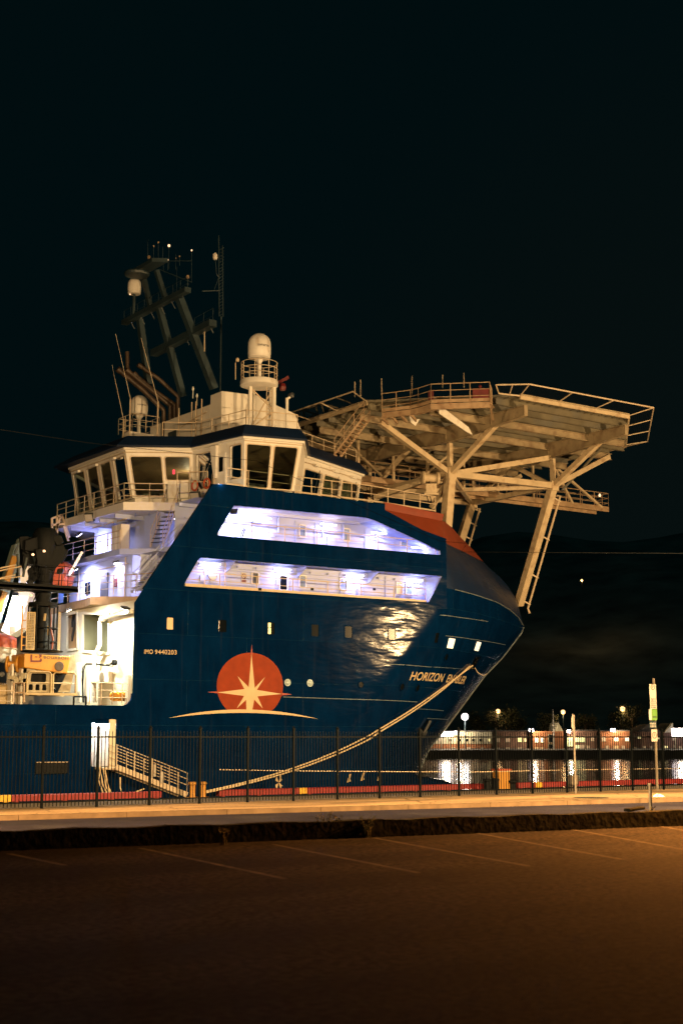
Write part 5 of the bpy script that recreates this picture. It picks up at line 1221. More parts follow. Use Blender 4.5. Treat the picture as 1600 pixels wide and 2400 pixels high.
# ------------------------------------------------------------------ the ship: aft deck, hangar wall, launch tower, boats
XW = 33.62
aw = MB()
def wz(v, u, w): p = at(v, u, w, X=XW); return (p.y, p.z)
h1 = [wz('T', 285, 450), wz('T', 465, 410), wz('T', 480, 1050), wz('T', 285, 1080)]
h2 = [wz('T', 560, 425), wz('T', 1030, 440), wz('T', 1025, 1138), wz('T', 560, 1090)]
aw.holed([(66.18, 2.3), (84.8, 2.3), (84.8, 8.79), (66.18, 8.79)], [h1, h2], lambda y, z: Vector((XW, y, z)))
aft = aw.build('aft_wall', 'hangar', ship)
for h, m in ((h1, 'tan'), (h2, 'panelgreen')):
    mb = MB(); n = 4; mb.add([(XW, y, z) for y, z in h] + [(XW + 1.1, y, z) for y, z in h], [[i, (i + 1) % n, n + (i + 1) % n, n + i] for i in range(n)])
    f = mb.build('recess_lining', m, aft)
    ys = [p[0] for p in h]; zs = [p[1] for p in h]; MB().poly([(XW + 1.1, min(ys) - .4, min(zs) - .4), (XW + 1.1, max(ys) + .4, min(zs) - .4), (XW + 1.1, max(ys) + .4, max(zs) + .4), (XW + 1.1, min(ys) - .4, max(zs) + .4)]).build('recess_back', m, f)
    nrm = (-.06, 0, 0)
    mb = MB()
    for a, b in zip(h, h[1:] + h[:1]): mb.beam((XW - .02, *a), (XW - .02, *b), .14, .12, (1, 0, 0))
    mb.build('recess_frame', 'hangar', aft)
mb = MB()
for (a, b) in (((300, 1060), (400, 460)), ((340, 1070), (440, 450))): mb.beam(at('T', *a, X=XW + .3), at('T', *b, X=XW + .3), .1, .1)
mb.build('recess_strut', 'frame', aft)
# white bent duct, AC unit, cables, floods
P_ = [at('T', *q, X=XW - .35) for q in ((1420, 390), (1180, 440), (905, 520), (855, 580), (855, 980), (770, 1160), (755, 1560), (755, 1990))]
MB().tube(P_, .12, 12).lathe(P_[2], [(.17, -.1), (.17, .1)], 14, (0, 1, 0)).build('vent_duct', 'white', ship, True)
a = at('T', 820, 1650, X=XW - .05); b = at('T', 1075, 1440, X=XW - .05)
ac = MB().box((XW - .5, b.y, a.z), (XW - .02, a.y, b.z)).build('cooling_unit', 'white', ship, bevel=.03)
c = at('T', 890, 1545, X=XW - .5); MB().lathe(c + Vector((-.004, 0, 0)), [(.27, 0), (.27, .02), (.08, .03)], 24, (-1, 0, 0)).build('fan_grille', 'galv', ac, True)
mb = MB()
for (q) in ([(1070, 1300), (950, 1330), (800, 1310), (620, 1310), (560, 1380), (545, 1560), (560, 1990)], [(1070, 1320), (1000, 1340), (760, 1330), (600, 1330), (575, 1420), (555, 1700), (575, 1990)], [(1110, 1290), (1080, 1360), (900, 1340)]):
    mb.tube([at('T', *p, X=XW - .3) for p in q], .03, 6)
mb.lathe(at('T', 1110, 1290, X=XW - .2), [(.15, -.1), (.15, .1)], 12, (1, 0, 0)); mb.build('cable_bundle', 'black', aft)
MB().box((XW - .2, 66.6, 2.35), (XW - .03, 66.95, 4.9)).build('wall_locker', 'white', aft)
mb = MB()
a = [at('T', *p, Y=66.7) for p in ((685, 1640), (1080, 1640), (1420, 1690))]; zt = a[0].z
railing(mb, [Vector((p.x, 66.7, zt - 1.1)) for p in a], 1.1, 3, .55, .024); mb.build('railing', 'rail', aft)
mb = MB()
for u in (1110, 1200, 1290, 1360): c = at('T', u, 1880, Y=67.2); mb.lathe(c, [(.24, -.1), (.28, 0), (.24, .1)], 14, (.4, .8, .3))
c = at('T', 1190, 1840, Y=67.4); mb.beam(c - rv * .35, c + rv * .5, .16, .16); mb.build('rope_coil', 'yellow', aft, True)
LW = (1.0, .92, .66)
flood((XW - .55, 66.45, 8.35), (XW - 1.2, 68.4, 3), 5500, aft, LW, .16, 'lampwarm', .12, name='deck_floodlamp')
flood((XW - 1.9, 70.5, 8.5), (XW, 70.0, 4.5), 4200, aft, LW, .14, 'lampwarm', .15, name='deck_floodlamp')
flood((33.0, 76.5, 10.9), (34.5, 76.5, 9), 900, aft, (.86, .82, 1), .14, 'lampwhite', .15, name='deck_floodlamp')
# deck stanchions and white pillars in front of the wall
mb = MB()
for (u, r) in ((490, .13), (650, .16)): p = at('T', u, 1990, X=XW - 1.2); q = at('T', u, 1300 if u < 600 else 1480, X=XW - 1.2); mb.tube([p, q], r, 12)
mb.build('deck_pillar', 'white', ship, True)
mb = MB(); a = [at('T', *p, Y=66.62) for p in ((400, 1885), (615, 1885))]
for s in a: mb.tube([s, Vector((s.x, s.y, 2.6))], .05, 6)
mb.tube(a, .05, 6); mb.build('bulwark_gate', 'black', ship)

# launch tower: dark column with round head, platform and railing
tw = MB().lathe(at('Q', 740, 1000, Y=69) + Vector((0, 0, -1.2)), [(.40, 0), (.40, 1.1), (.46, 1.6), (.5, 2.2), (.62, 2.9), (.66, 3.6), (.5, 3.9)], 18).build('launch_tower', 'black', ship, True)
a = at('Q', 400, 240, Y=69); b = at('Q', 1000, 250, Y=69); c = at('Q', 1130, 480, Y=69); d = at('Q', 900, 780, Y=69); e = at('Q', 420, 700, Y=69)
mb = MB().prism([a + Vector((0, .2, -.1)), b + Vector((0, .2, -.05)), c + Vector((0, .2, 0)), d + Vector((0, .2, 0)), e + Vector((0, .2, 0))], (.2, .9, 0))
mb.build('tower_head', 'black', tw)
for pts, y in (([(430, 330), (760, 225), (1020, 250), (1040, 420), (640, 520), (420, 500)], 68.7), ([(600, 480), (1060, 400), (1120, 500), (1075, 640), (900, 840), (640, 760)], 68.5), ([(440, 420), (640, 470), (610, 700), (520, 640), (400, 900), (380, 700)], 69.4)):
    MB().prism([at('Q', u, w_, Y=y) for u, w_ in pts], (.15, .5, 0)).build('head_casing', 'black', tw, bevel=.04)
mb = MB()
for (p, q) in (((360, 290), (250, 560)), ((360, 290), (400, 440)), ((300, 560), (330, 1100)), ((560, 540), (640, 480)), ((660, 560), (700, 700)), ((560, 600), (620, 760)), ((450, 620), (390, 940))): mb.beam(at('Q', *p, Y=69.2), at('Q', *q, Y=69.2), .1, .1)
mb.build('tower_linkage', 'mast', tw)
mb = MB()
for k in range(16):
    t = random.random(); p = at('Q', 560 + 460 * random.random(), 480 + 640 * t, Y=68.6); mb.tube([p, p + Vector((.15 * random.uniform(-1, 1), .1, -.5)), p + Vector((.3 * random.uniform(-1, 1), .1, -1.1))], .03, 5)
mb.build('hydraulic_hose', 'black', tw)
for (u, w_) in ((555, 570), (742, 512), (525, 1250)):
    c = at('Q', u, w_, Y=68.3); MB().lathe(c, [(.05, -.05), (.08, 0), (.05, .06)], 10).build('work_lamp', 'mastlamp', tw)
flood(at('Q', 510, 1040, Y=68.5), at('Q', 510, 1040, Y=68.5) + Vector((-.3, 1.2, -1.0)), 420, tw, (.88, .84, 1), .13, 'lampwhite', .12, name='deck_floodlamp'); flood(at('Q', 1010, 850, Y=69.5), at('Q', 1010, 850, Y=69.5) + Vector((1, .9, -.7)), 600, tw, (.88, .84, 1), .13, 'lampwhite', .12, name='deck_floodlamp')
PZ = at('Q', 1310, 1140, Y=67.5).z
x0_, x1_ = at('Q', -250, 1150, Y=67.5).x, at('Q', 1310, 1150, Y=67.5).x
pl = MB().box((x0_, 67.5, PZ - .14), (x1_, 68.9, PZ)).box((x0_, 67.5, PZ - .2), (x1_, 67.55, PZ + .12)).build('tower_platform', 'black', tw)
mb = MB(); railing(mb, [(x0_ + 2.3, 67.55, PZ), (x1_, 67.55, PZ), (x1_, 68.8, PZ)], 1.1, 3, 1.0, .022); mb.build('railing', 'black', pl)
mb = MB(); p = [at('Q', *q, Y=67.0) for q in ((-60, 810), (270, 738))]; mb.tube(p, .035).tube([q + Vector((0, 0, -.5)) for q in p], .03); mb.tube([at('Q', *q, Y=67.0) for q in ((-60, 850), (360, 765))], .03).tube([at('Q', *q, Y=67.0) for q in ((-60, 985), (360, 935))], .025); mb.build('handrail', 'rail', pl)
# tether drum under the head: dark cage with perforated guard panels and a base disc
dc = at('R', 700, 700, Y=68.6)
tm = MB().lathe(dc, [(1.06, 0), (1.1, .05), (.9, .1), (.35, .16)], 28).build('tether_drum', 'black', ship, True)
zt = at('R', 700, -40, Y=68.6).z
mb = MB().lathe(dc, [(.34, .1), (.34, zt - dc.z), (.75, zt - dc.z + .05), (.75, zt - dc.z + .25)], 18)
for t in range(7): an = 2 * math.pi * t / 7 + .3; mb.tube([dc + Vector((.75 * math.cos(an), .75 * math.sin(an), .08)), Vector((dc.x + .75 * math.cos(an), dc.y + .75 * math.sin(an), zt + .1))], .05, 8)
for hh in (.5, 1.2): mb.tube([dc + Vector((.75 * math.cos(2 * math.pi * k / 20), .75 * math.sin(2 * math.pi * k / 20), hh)) for k in range(21)], .04, 6)
mb.build('drum_cage', 'black', tm, True)
for (u0, u1) in ((432, 602), (965, 1025)):
    a = at('R', u0, 660, Y=67.75); b = at('R', u1, 35, Y=67.75); W_ = b.x - a.x; H_ = b.z - a.z; nx, nz = (6, 22) if u0 < 600 else (3, 22); holes = []
    for i in range(nx):
        for j in range(nz): x_, z_ = a.x + W_ * (.1 + .8 * (i + .5) / nx), a.z + H_ * (.03 + .94 * (j + .5) / nz); s, t_ = W_ * .8 / nx * .33, H_ * .94 / nz * .34; holes.append([(x_ - s, z_ - t_), (x_ + s, z_ - t_), (x_ + s, z_ + t_), (x_ - s, z_ + t_)])
    MB().holed([(a.x, a.z), (b.x, a.z), (b.x, b.z), (a.x, b.z)], holes, lambda x, z: Vector((x, 67.75, z))).build('guard_panel', 'grate', tm)
mb = MB(); 
for k in range(4): z = dc.z + .25 + k * .42; mb.beam((at('R', 385, 300, Y=67.8).x, 67.8, z), (at('R', 432, 300, Y=67.8).x, 67.8, z), .05, .05)
p = at('R', 372, 300, Y=67.8); mb.beam((p.x, 67.8, dc.z), (p.x, 67.8, zt), .06, .06); mb.build('ladder', 'yellow', tm)
mb = MB().tube([at('R', *q, Y=68) for q in ((830, -100), (860, 150), (850, 300), (890, 480), (870, 660))], .05, 8); mb.build('tether_hose', 'hullred', tm)
MB().tube([at('R', *q, Y=67.95) for q in ((760, 60), (745, 180))], .07, 8).tube([at('R', *q, Y=67.95) for q in ((815, 260), (815, 420))], .06, 8).build('valve_block', 'grate', tm)

for pts, y in (([(330, 270), (480, 255), (520, 420), (470, 560), (360, 470)], 69.0), ([(860, 230), (1030, 245), (1075, 360), (960, 420)], 68.4), ([(1000, 520), (1150, 470), (1130, 590), (1040, 720)], 68.8), ([(470, 820), (600, 700), (640, 960), (520, 1090)], 68.9)):
    MB().prism([at('Q', u, w_, Y=y) for u, w_ in pts], (.1, .35, 0)).build('head_bracket', 'black', tw, bevel=.03)
# slanted A-frame boom, pale green and yellow
mb = MB().beam(at('Q', 300, 430, Y=73), at('Q', -120, 1800, Y=73), .55, .5).beam(at('Q', 360, 330, Y=73), at('Q', 250, 620, Y=73), .3, .4); bm_ = mb.build('launch_boom', 'boomgreen', ship)
MB().beam(at('Q', 250, 600, Y=72.6), at('Q', 120, 1010, Y=72.6), .2, .3).beam(at('Q', 80, 1190, Y=72.6), at('Q', -20, 1520, Y=72.6), .2, .3).build('boom_stripe', 'yellow', bm_)
mb = MB().prism([at('Q', 340, 800, Y=74.5), at('Q', 560, 640, Y=74.5), at('Q', 540, 1080, Y=74.5), at('Q', 320, 1080, Y=74.5)], (.3, .4, 0)); mb.build('boom_cabin', 'white', ship)
# white slanted stern house behind the tower
pw = [at('Q', 230, 1190, Y=73), at('Q', 520, 1190, Y=73), at('Q', 430, 1420, Y=73), at('R', 400, 40, Y=73), at('R', 340, 310, Y=73), at('R', 170, 425, Y=73), at('R', 25, 345, Y=73), at('R', 110, 120, Y=73)]
wt = MB().prism(pw, (.9, 1.2, 0)).build('davit_housing', 'white', ship)
mb = MB().prism([at('R', *q, Y=72.96) for q in ((165, 270), (255, 270), (250, 385), (175, 400))], (.01, -.02, 0)); mb.build('housing_vent', 'galv', wt)
mb = MB().prism([at('Q', *q, Y=72.96) for q in ((260, 1400), (320, 1385), (300, 1470), (245, 1480))], (.01, -.02, 0)); mb.build('housing_vent', 'galv', wt)
flood(at('Q', 260, 1230, Y=72.2), at('R', 200, 200, Y=73), 1100, wt, (1, .95, .95), .13, 'lampwarm', .12, name='deck_floodlamp')

# boats carried on deck
def boat(name, c, L, W, H, ang, label, mh, mt):
    t = thing(name, label, 'lifeboat', c, 'boats carried on the ship'); c = Vector(c)
    ax = Vector((math.cos(ang), math.sin(ang), 0)); sy = Vector((-ax.y, ax.x, 0))
    sec = []
    for i in range(13):
        s = -1 + 2 * i / 12; wv = max(.02, (1 - abs(s) ** 2.6)) * W / 2; row = []
        for k in range(9): th = math.pi * k / 8; row.append(c + ax * s * L / 2 + sy * wv * math.cos(th) + Vector((0, 0, H * .45 - H * .45 * math.sin(th) ** .7 * (1 - .25 * abs(s) ** 3))))
        sec.append(row)
    mb = MB(); loft(sec, mb, False); mb.build('boat_hull', mh, t, True)
    sec = []
    for i in range(11):
        s = -.999 + 1.998 * i / 10; wv = max(.02, (1 - abs(s) ** 3)) * W / 2 * .98; row = []
        for k in range(9): th = math.pi * k / 8; row.append(c + ax * s * L / 2 + sy * wv * math.cos(th) + Vector((0, 0, H * .455 + H * .5 * math.sin(th) ** .6 * (1 - .3 * abs(s) ** 2))))
        sec.append(row)
    mb = MB(); loft(sec, mb, False); mb.build('canopy', mt, t, True)
    mb = MB()
    mb.tube([c + ax * (L / 2 * (-.95 + 1.9 * k / 14)) + sy * (-(1 - abs(-.95 + 1.9 * k / 14) ** 2.6) * W / 2 - .03) + Vector((0, 0, H * .45)) for k in range(15)], .04, 6); mb.build('gunwale', 'rail', t)
    return t
c = at('Q', 1040, 1130, X=31.8); 
lb = boat('lifeboat', (c.x + .35, c.y + 1.2, c.z - .05), 2.3, 1.6, 1.75, R(80), 'orange lifeboat hanging between the dark launch tower and the white deckhouse', 'orange', 'orange')
p = at('Q', 1025, 1270, X=31.2); MB().box((p.x - .02, p.y - .3, p.z - .34), (p.x, p.y + .3, p.z + .34)).build('blue_panel', 'bluesq', lb)
mb = MB(); q = c + Vector((.3, 1.0, 1.1)); mb.beam(q + Vector((0, -1.2, -.4)), q + Vector((.6, -1.5, .9)), .14, .14).beam(q + Vector((0, .9, -.4)), q + Vector((.6, 1.2, .9)), .14, .14); mb.build('davit_arm', 'white', ship)
c = at('R', 60, 640, Y=70.5)
boat('lifeboat', (c.x - .6, c.y + .3, c.z - .75), 3.6, 1.7, 1.7, R(20), 'white lifeboat with orange red canopy at the left edge beside the yellow submersible', 'white', 'orange')

# remotely operated submersible on the deck
rc = at('R', 800, 900, Y=67.6)
rv_ = thing('remote_submersible', 'yellow remotely operated submersible under the dark tether drum on the aft deck', 'submersible', (rc.x, rc.y, 2.4))
a = at('R', 405, 955, Y=67.3); b = at('R', 1175, 735, Y=67.3)
x0_, x1_, z0_, z1_ = a.x, b.x, a.z - .02, at('R', 700, 735, Y=67.3).z
fl = MB().prism([(x0_, 67.3, z0_), (x1_ - .1, 67.3, z0_ - .25), (x1_ + .05, 67.3, z1_ - .05), (x0_, 67.3, z1_)], (0, 1.7, 0)).build('float_block', 'yellow', rv_, bevel=.05)
lettering('BOURBON', lambda u, w: Vector((lerp_table([(0, at('R', 735, 800, Y=67.28).x), (1, at('R', 1150, 800, Y=67.28).x)], u), 67.285, at('R', 735, 808, Y=67.28).z - .02 * u + w * .13)), 'lettering', 'frame', fl, offset=.02, space=1.1)
def pq(u, w_): p = at('R', u, w_, Y=67.28); return Vector((p.x, 67.286, p.z))
mb = MB().poly([pq(515, 740), pq(545, 740), pq(545, 838), pq(515, 868)]).poly([pq(545, 838), pq(665, 838), pq(690, 868), pq(515, 868)]).poly([pq(665, 838), pq(690, 868), pq(708, 845), pq(702, 812), pq(672, 800), pq(680, 820)])
mb.poly([pq(650, 740), pq(700, 740), pq(705, 775), pq(672, 800), pq(650, 785), pq(672, 770)]).poly([pq(582, 785), pq(605, 768), pq(650, 785), pq(610, 792)])
mb.build('letter_mark', 'redmark', fl)
def disc(u, w_, ru, m, name, par): c = at('R', u, w_, Y=67.27); MB().lathe((c.x, 67.29, c.z), [(ru, 0), (ru * 1.0, .02), (ru * .85, .03), (ru * .3, .015)], 24, (0, -1, 0)).build(name, m, par, True)
disc(995, 940, .25, 'pipe', 'thruster_port', fl)
x2, x3 = at('R', 450, 1200, Y=67.4).x, at('R', 1262, 1200, Y=67.4).x; zz0, zz1 = at('R', 700, 1400, Y=67.4).z, at('R', 700, 1030, Y=67.4).z
mb = MB()
for y in (67.35, 68.9):
    mb = MB()
    for (xa, xb) in ((x2, x2 + (x3 - x2) * .49), (x2 + (x3 - x2) * .53, x3)):
        mb.tube([(xa, y, zz0), (xa, y, zz1 - .12), (xa + .12, y, zz1), (xb - .12, y, zz1), (xb, y, zz1 - .12), (xb, y, zz0)], .05, 8)
    mb.tube([(x2 - .1, y, (zz0 + zz1) / 2), (x3, y, (zz0 + zz1) / 2)], .03, 6).beam((x2 - .1, y, zz0), (x3 + .1, y, zz0), .12, .12)
    fr = mb.build('side_frame', 'grate', rv_)
hol = []
for k in range(3): xa = x2 + .12 + k * .36; hol.append(rounded([(xa, zz0 + .18), (xa + .24, zz0 + .18), (xa + .22, zz0 + .48), (xa + .02, zz0 + .48)], .05))
hol.append(rounded([(x2 + .2, zz1 - .52), (x2 + 1.05, zz1 - .52), (x2 + 1.05, zz1 - .08), (x2 + .25, zz1 - .08)], .1))
MB().holed([(x2, zz0 + .08), (x2 + (x3 - x2) * .49, zz0 + .08), (x2 + (x3 - x2) * .49, z0_ + .01), (x2, z0_ + .01)], hol, lambda x, z: Vector((x, 67.42, z)), (0, .04, 0)).build('side_panel', 'rovgrey', fr)
MB().prism([(x1_ - .55, 67.4, zz0 + .1), (x1_ + .1, 67.4, zz0 + .1), (x1_ + .35, 67.4, z0_ + .2), (x1_ + .3, 67.4, z1_ + .05), (x1_ + .06, 67.4, z1_ - .02), (x1_ - .12, 67.4, z0_ - .25)], (0, .06, 0)).build('side_panel', 'rovgrey', fr)
mb = MB()
for k in range(26):
    p = Vector((x2 + (x3 - x2) * random.uniform(.52, .98), random.uniform(67.5, 68.6), random.uniform(zz0 + .1, zz1))); r = random.uniform(.05, .13); mb.lathe(p, [(r * .6, -r), (r, 0), (r * .5, r)], 8, (random.uniform(-1, 1), random.uniform(-1, 1), random.uniform(-1, 1)))
mb.build('manipulator_gear', 'chrome', fr, True)
mb = MB().box((x2 + .1, 67.8, zz0 + .1), (x3 - .1, 68.8, z0_ - .05)); mb.build('vehicle_core', 'black', rv_)
# yellow reel and small gear left of the submersible
rl = thing('cable_reel', 'yellow upright cable reel with round cheek left of the submersible', 'cable reel', (at('R', 300, 900, Y=67.9).x, 67.9, 2.4))
c = at('R', 300, 905, Y=67.9); mb = MB().lathe(c, [(.40, -.05), (.42, 0), (.40, .05), (.15, .06), (.15, .45), (.40, .46), (.42, .5), (.4, .55)], 24, (-.8, .5, 0)); mb.build('reel_drum', 'yellow', rl, True)
mb = MB().box((c.x - .35, 67.75, 2.4), (c.x - .25, 68.4, c.z)).box((c.x + .15, 67.75, 2.4), (c.x + .25, 68.4, c.z)); mb.build('reel_stand', 'white', rl)
hs = thing('hose_stand', 'orange painted tubular stand before the submersible at the bulwark', 'equipment stand', (at('R', 310, 1400, Y=67).x, 67, 2.4))
p = [at('R', *q, Y=67.0) for q in ((230, 1540), (235, 1215), (405, 1215), (405, 1540))]; MB().tube(p, .06, 8).tube([p[0].lerp(p[1], .5), p[3].lerp(p[2], .5)], .04, 6).build('stand_frame', 'ruststeel', hs, True)
mb = MB()
for k in range(14): q = at('R', random.uniform(130, 430), random.uniform(1050, 1200), Y=67.2); mb.obox(q, rv * random.uniform(.03, .12), fv * .08, Vector((0, 0, random.uniform(.03, .12))))
mb.build('valve_gear', 'rovgrey', hs)
yt = thing('deck_tank', 'yellow rounded deck tank at the left edge of the picture below the white lifeboat', 'tank', (at('R', 60, 1150, Y=68.8).x, 68.8, 2.4))
c = at('R', 60, 1380, Y=68.8); MB().lathe((c.x - .1, 68.8, 2.6), [(.5, 0), (.58, .1), (.58, 1.6), (.5, 1.75), (.2, 1.85)], 24).build('tank_body', 'grate', yt, True)
p = at('R', 40, 1075, Y=68.2); MB().lathe(p, [(.13, 0), (.13, .03), (.05, .04)], 16, (-.3, -1, 0)).build('gauge', 'frame', yt)
mb = MB(); railing(mb, [(at('R', -200, 1400, Y=66.9).x, 66.9, 2.5), (at('R', 230, 1400, Y=66.9).x, 66.9, 2.5)], 1.5, 3, 1.0, .025); mb.build('railing', 'rail', aft)
# davit far aft of the bridge, lit
mb = MB()
A_ = lambda u, w_: at('G', u, w_, Y=80)
for (p, q) in (((460, 130), (540, 100)), ((455, 190), (560, 180)), ((455, 130), (460, 270)), ((540, 100), (480, 260)), ((540, 100), (610, 300)), ((500, 110), (500, 260)), ((560, 200), (600, 330))): mb.beam(A_(*p), A_(*q), .12, .12)
mb.build('boat_davit', 'rail', ship)

# ------------------------------------------------------------------ gangway, mooring lines, overhead wire
g0 = Vector(((d0[0] + d1[0]) / 2 + .15, 65.35, dz0 + .02)); g1 = at('K', 1345, 700, Y=64.9); g1.y = 64.9
gw = thing('gangway', 'sloping pale metal gangway with handrails from the lit doorway down to the quay', 'gangway', (g1.x, g1.y, -1.3))
d = (g1 - g0); s = Vector((0, 1, 0)); mb = MB()
for k in (-.45, .45): mb.beam(g0 + s * k + Vector((0, 0, .02)), g1 + s * k + Vector((0, 0, .02)), .05, .26)
for i in range(18): c = g0.lerp(g1, (i + .5) / 18); mb.obox(c, Vector((.12, 0, 0)), s * .43, Vector((0, 0, .02)))
mb.build('walkway', 'rail', gw)
for k in (-.45, .45):
    mb = MB()
    for hh in (.35, .65, .95): mb.tube([g0 + s * k + Vector((0, 0, hh + .15)), g1 + s * k + Vector((0, 0, hh + .15))], .022, 6)
    for i in range(5): c = g0.lerp(g1, i / 4 * .98 + .01) + s * k; mb.tube([c, c + Vector((0, 0, 1.1))], .03, 6)
    mb.build('handrail', 'rail', gw)
mb = MB()
for q in ([(745, 490), (725, 590), (760, 690), (835, 730)], [(760, 500), (780, 640), (840, 730)], [(735, 490), (755, 620), (800, 715)], [(885, 570), (885, 650), (905, 700)], [(1060, 655), (980, 685), (900, 715)], [(770, 505), (800, 650), (850, 725)]):
    mb.tube([at('K', u, w_, Y=65.0) for u, w_ in q], .035, 5)
mb.build('safety_net', 'rope', gw)
c = at('K', 1128, 520, Y=64.8); MB().box((c.x - .2, 64.75, c.z - .3), (c.x + .12, 64.85, c.z + .3)).build('notice_board', 'signwhite', gw)
c = at('K', 1190, 570, Y=64.6); MB().lathe(c, [(.1, -.28), (.12, -.1), (.12, .1), (.08, .28)], 12).build('fender_float', 'signwhite', gw, True)
MB().box((g0.x - .6, 65.0, dz0 - .1), (g0.x + .5, 66.0, dz0 + .0)).build('landing', 'rail', gw)
for i, (pts, lab) in enumerate((([('I', 878, 1568), ('I', 620, 1770), ('I', 300, 1995), ('I', 0, 2172), ('L', 1120, 215), ('L', 900, 325), ('L', 620, 430), ('L', 350, 508), ('L', 105, 562)], 'upper tan mooring rope from the bow chock down to the quay bollard'),
                                ([('I', 852, 1572), ('I', 600, 1808), ('I', 300, 2020), ('I', 0, 2198), ('L', 1120, 240), ('L', 900, 342), ('L', 620, 445), ('L', 350, 518), ('L', 105, 570)], 'lower tan mooring rope running just below its twin from the bow'))):
    ce = onhull(ck_x, ck_z, .12) if False else hit(*pts[0]) + Vector((0, -.12, 0))
    xs_ = [VW[p[0]][0] + p[1] * VW[p[0]][2] / 1568 for p in pts]; P_ = [ce]
    for p, x_ in zip(pts[1:], xs_[1:]):
        # depth falls off along the line in perspective: inverse distances interpolate linearly on the picture
        t = (xs_[0] - x_) / (xs_[0] - xs_[-1]); iy = (1 - t) / ce.y + t / 63.3; dd = ray(*p); rt0 = ray(*pts[0]); rt1 = ray(*pts[-1])
        k0 = ce.y / rt0.y; k1 = 63.3 / rt1.y; kk_ = 1 / ((1 - t) / k0 + t / k1); kk_ = min(kk_, (hit(*p).y - .16 - .5 * min(1, t * 1.2)) / dd.y); P_.append(dd * kk_ + Vector((0, 0, ZC)))
    P_ = smoothline(P_, 2)
    o = MB().tube(P_, .042, 8).build('mooring_rope', 'rope', smooth=True); tag(o, lab, 'rope', 'mooring ropes at the bow')
q = hit('I', 900, 1585); MB().tube([q + Vector((0, -.1, 0)), at('I', 935, 1630, Y=q.y - .2), at('I', 985, 1660, Y=q.y), at('I', 1020, 1645, Y=q.y + .8)], .02, 5).build('heaving_line', 'rope', ship)
wpt = [at('B', -900, 60, Y=30), at('B', 265, 235, Y=30), at('B', 1450, 362, Y=30), at('H', 1450, 352, Y=30), at('I', 840, 445, Y=30), at('E', 0, 1482, Y=30), at('E', 1568, 1492, Y=30), at('E', 3000, 1500, Y=30)]
o = MB().tube(wpt, .0065, 5).build('overhead_wire', 'wire'); tag(o, 'thin dark overhead wire crossing in front of the ship bow and galleries', 'wire')
# ------------------------------------------------------------------ signs and small things by the road
sp_ = at('W', 1250, 1490, Y=39.5); st_ = at('W', 1212, 155, Y=39.5)
ps = thing('parking_sign_post', 'tall galvanised post stacked with several parking signs at the right', 'sign post', (sp_.x, 39.5, -.33))
MB().box((sp_.x - .035, 39.47, -.34), (sp_.x + .035, 39.53, st_.z)).build('post', 'galv', ps)
def panel(u0, w0, u1, w1, m, name, par=ps, y=39.44):
    a = at('W', u0, w1, Y=y); b = at('W', u1, w0, Y=y)
    lp = rounded([(a.x, a.z), (b.x, a.z), (b.x, b.z), (a.x, b.z)], .03)
    return MB().prism([(x, y, z) for x, z in lp], (0, .012, 0)).build(name, m, par), a, b
def ringmark(c, r, y, m, par, wr=.22, word=None):
    mb = MB()
    for k in range(24):
        a_, b_ = ring[k], ring[(k + 1) % 24]; mb.poly([(c.x + r * a_[0], y, c.z + r * a_[1]), (c.x + r * b_[0], y, c.z + r * b_[1]), (c.x + r * (1 - wr) * b_[0], y, c.z + r * (1 - wr) * b_[1]), (c.x + r * (1 - wr) * a_[0], y, c.z + r * (1 - wr) * a_[1])])
    mb.build('ring_mark', m, par)
    if word: lettering(word, lambda u, w: Vector((c.x + (u - .5) * r * .62, y, c.z + (w - .5) * r * 1.05)), 'letter', 'signink', par)
o, a, b = panel(1158, 228, 1232, 385, 'signwhite', 'sign_panel'); c = Vector(((a.x + b.x) / 2, 0, a.z + (b.z - a.z) * .78)); ringmark(c, .12, 39.436, 'signink', o, .25, 'P')
o, a, b = panel(1166, 388, 1238, 535, 'signwhite', 'sign_panel')
mb = MB()
for k in range(5):
    z = b.z - (b.z - a.z) * (.15 + .17 * k); n = 4
    for q in range(n): x_ = a.x + (b.x - a.x) * (.12 + .2 * q); mb.box((x_, 39.434, z - .022), (x_ + (b.x - a.x) * .13, 39.437, z + .022))
mb.build('small_print', 'signink', o)
o, a, b = panel(1185, 530, 1244, 668, 'signgreen', 'sign_panel'); o2, a2, b2s = panel(1152, 535, 1184, 668, 'signwhite', 'sign_panel')
mb = MB()
for k in (.25, .32): z = a.z + (b.z - a.z) * k; mb.box((a.x + .04, 39.434, z - .012), (b.x - .04, 39.437, z + .012))
mb.build('small_print', 'signink', o)
o, a, b = panel(1158, 680, 1240, 765, 'mast', 'sign_panel')
mb = MB()
for r_ in range(2):
    for q in range(4): x_ = a.x + (b.x - a.x) * (.1 + .21 * q); z = a.z + (b.z - a.z) * (.62 - .38 * r_); mb.box((x_, 39.434, z - .03), (x_ + .045, 39.437, z + .04))
mb.build('small_print', 'signwhite', o)
o, a, b = panel(1182, 782, 1246, 930, 'signwhite', 'sign_panel'); c = Vector(((a.x + b.x) / 2, 0, a.z + (b.z - a.z) * .52)); ringmark(c, .13, 39.436, 'redmark', o, .22, 'P')
q0 = at('W', 250, 1562, Y=39.2); q1 = at('W', 222, 600, Y=39.2)
p2 = thing('narrow_sign_post', 'slender post with one pale sign turned almost edge on, before the fence', 'sign post', (q0.x, 39.2, -.33))
MB().tube([(q0.x, 39.2, -.33), (q0.x, 39.2, q1.z)], .035, 8).build('post', 'galv', p2, True)
a = at('W', 218, 800, Y=39.15); b = at('W', 218, 592, Y=39.15); ax = (rv * .30 + fv * .95); ms_ = []
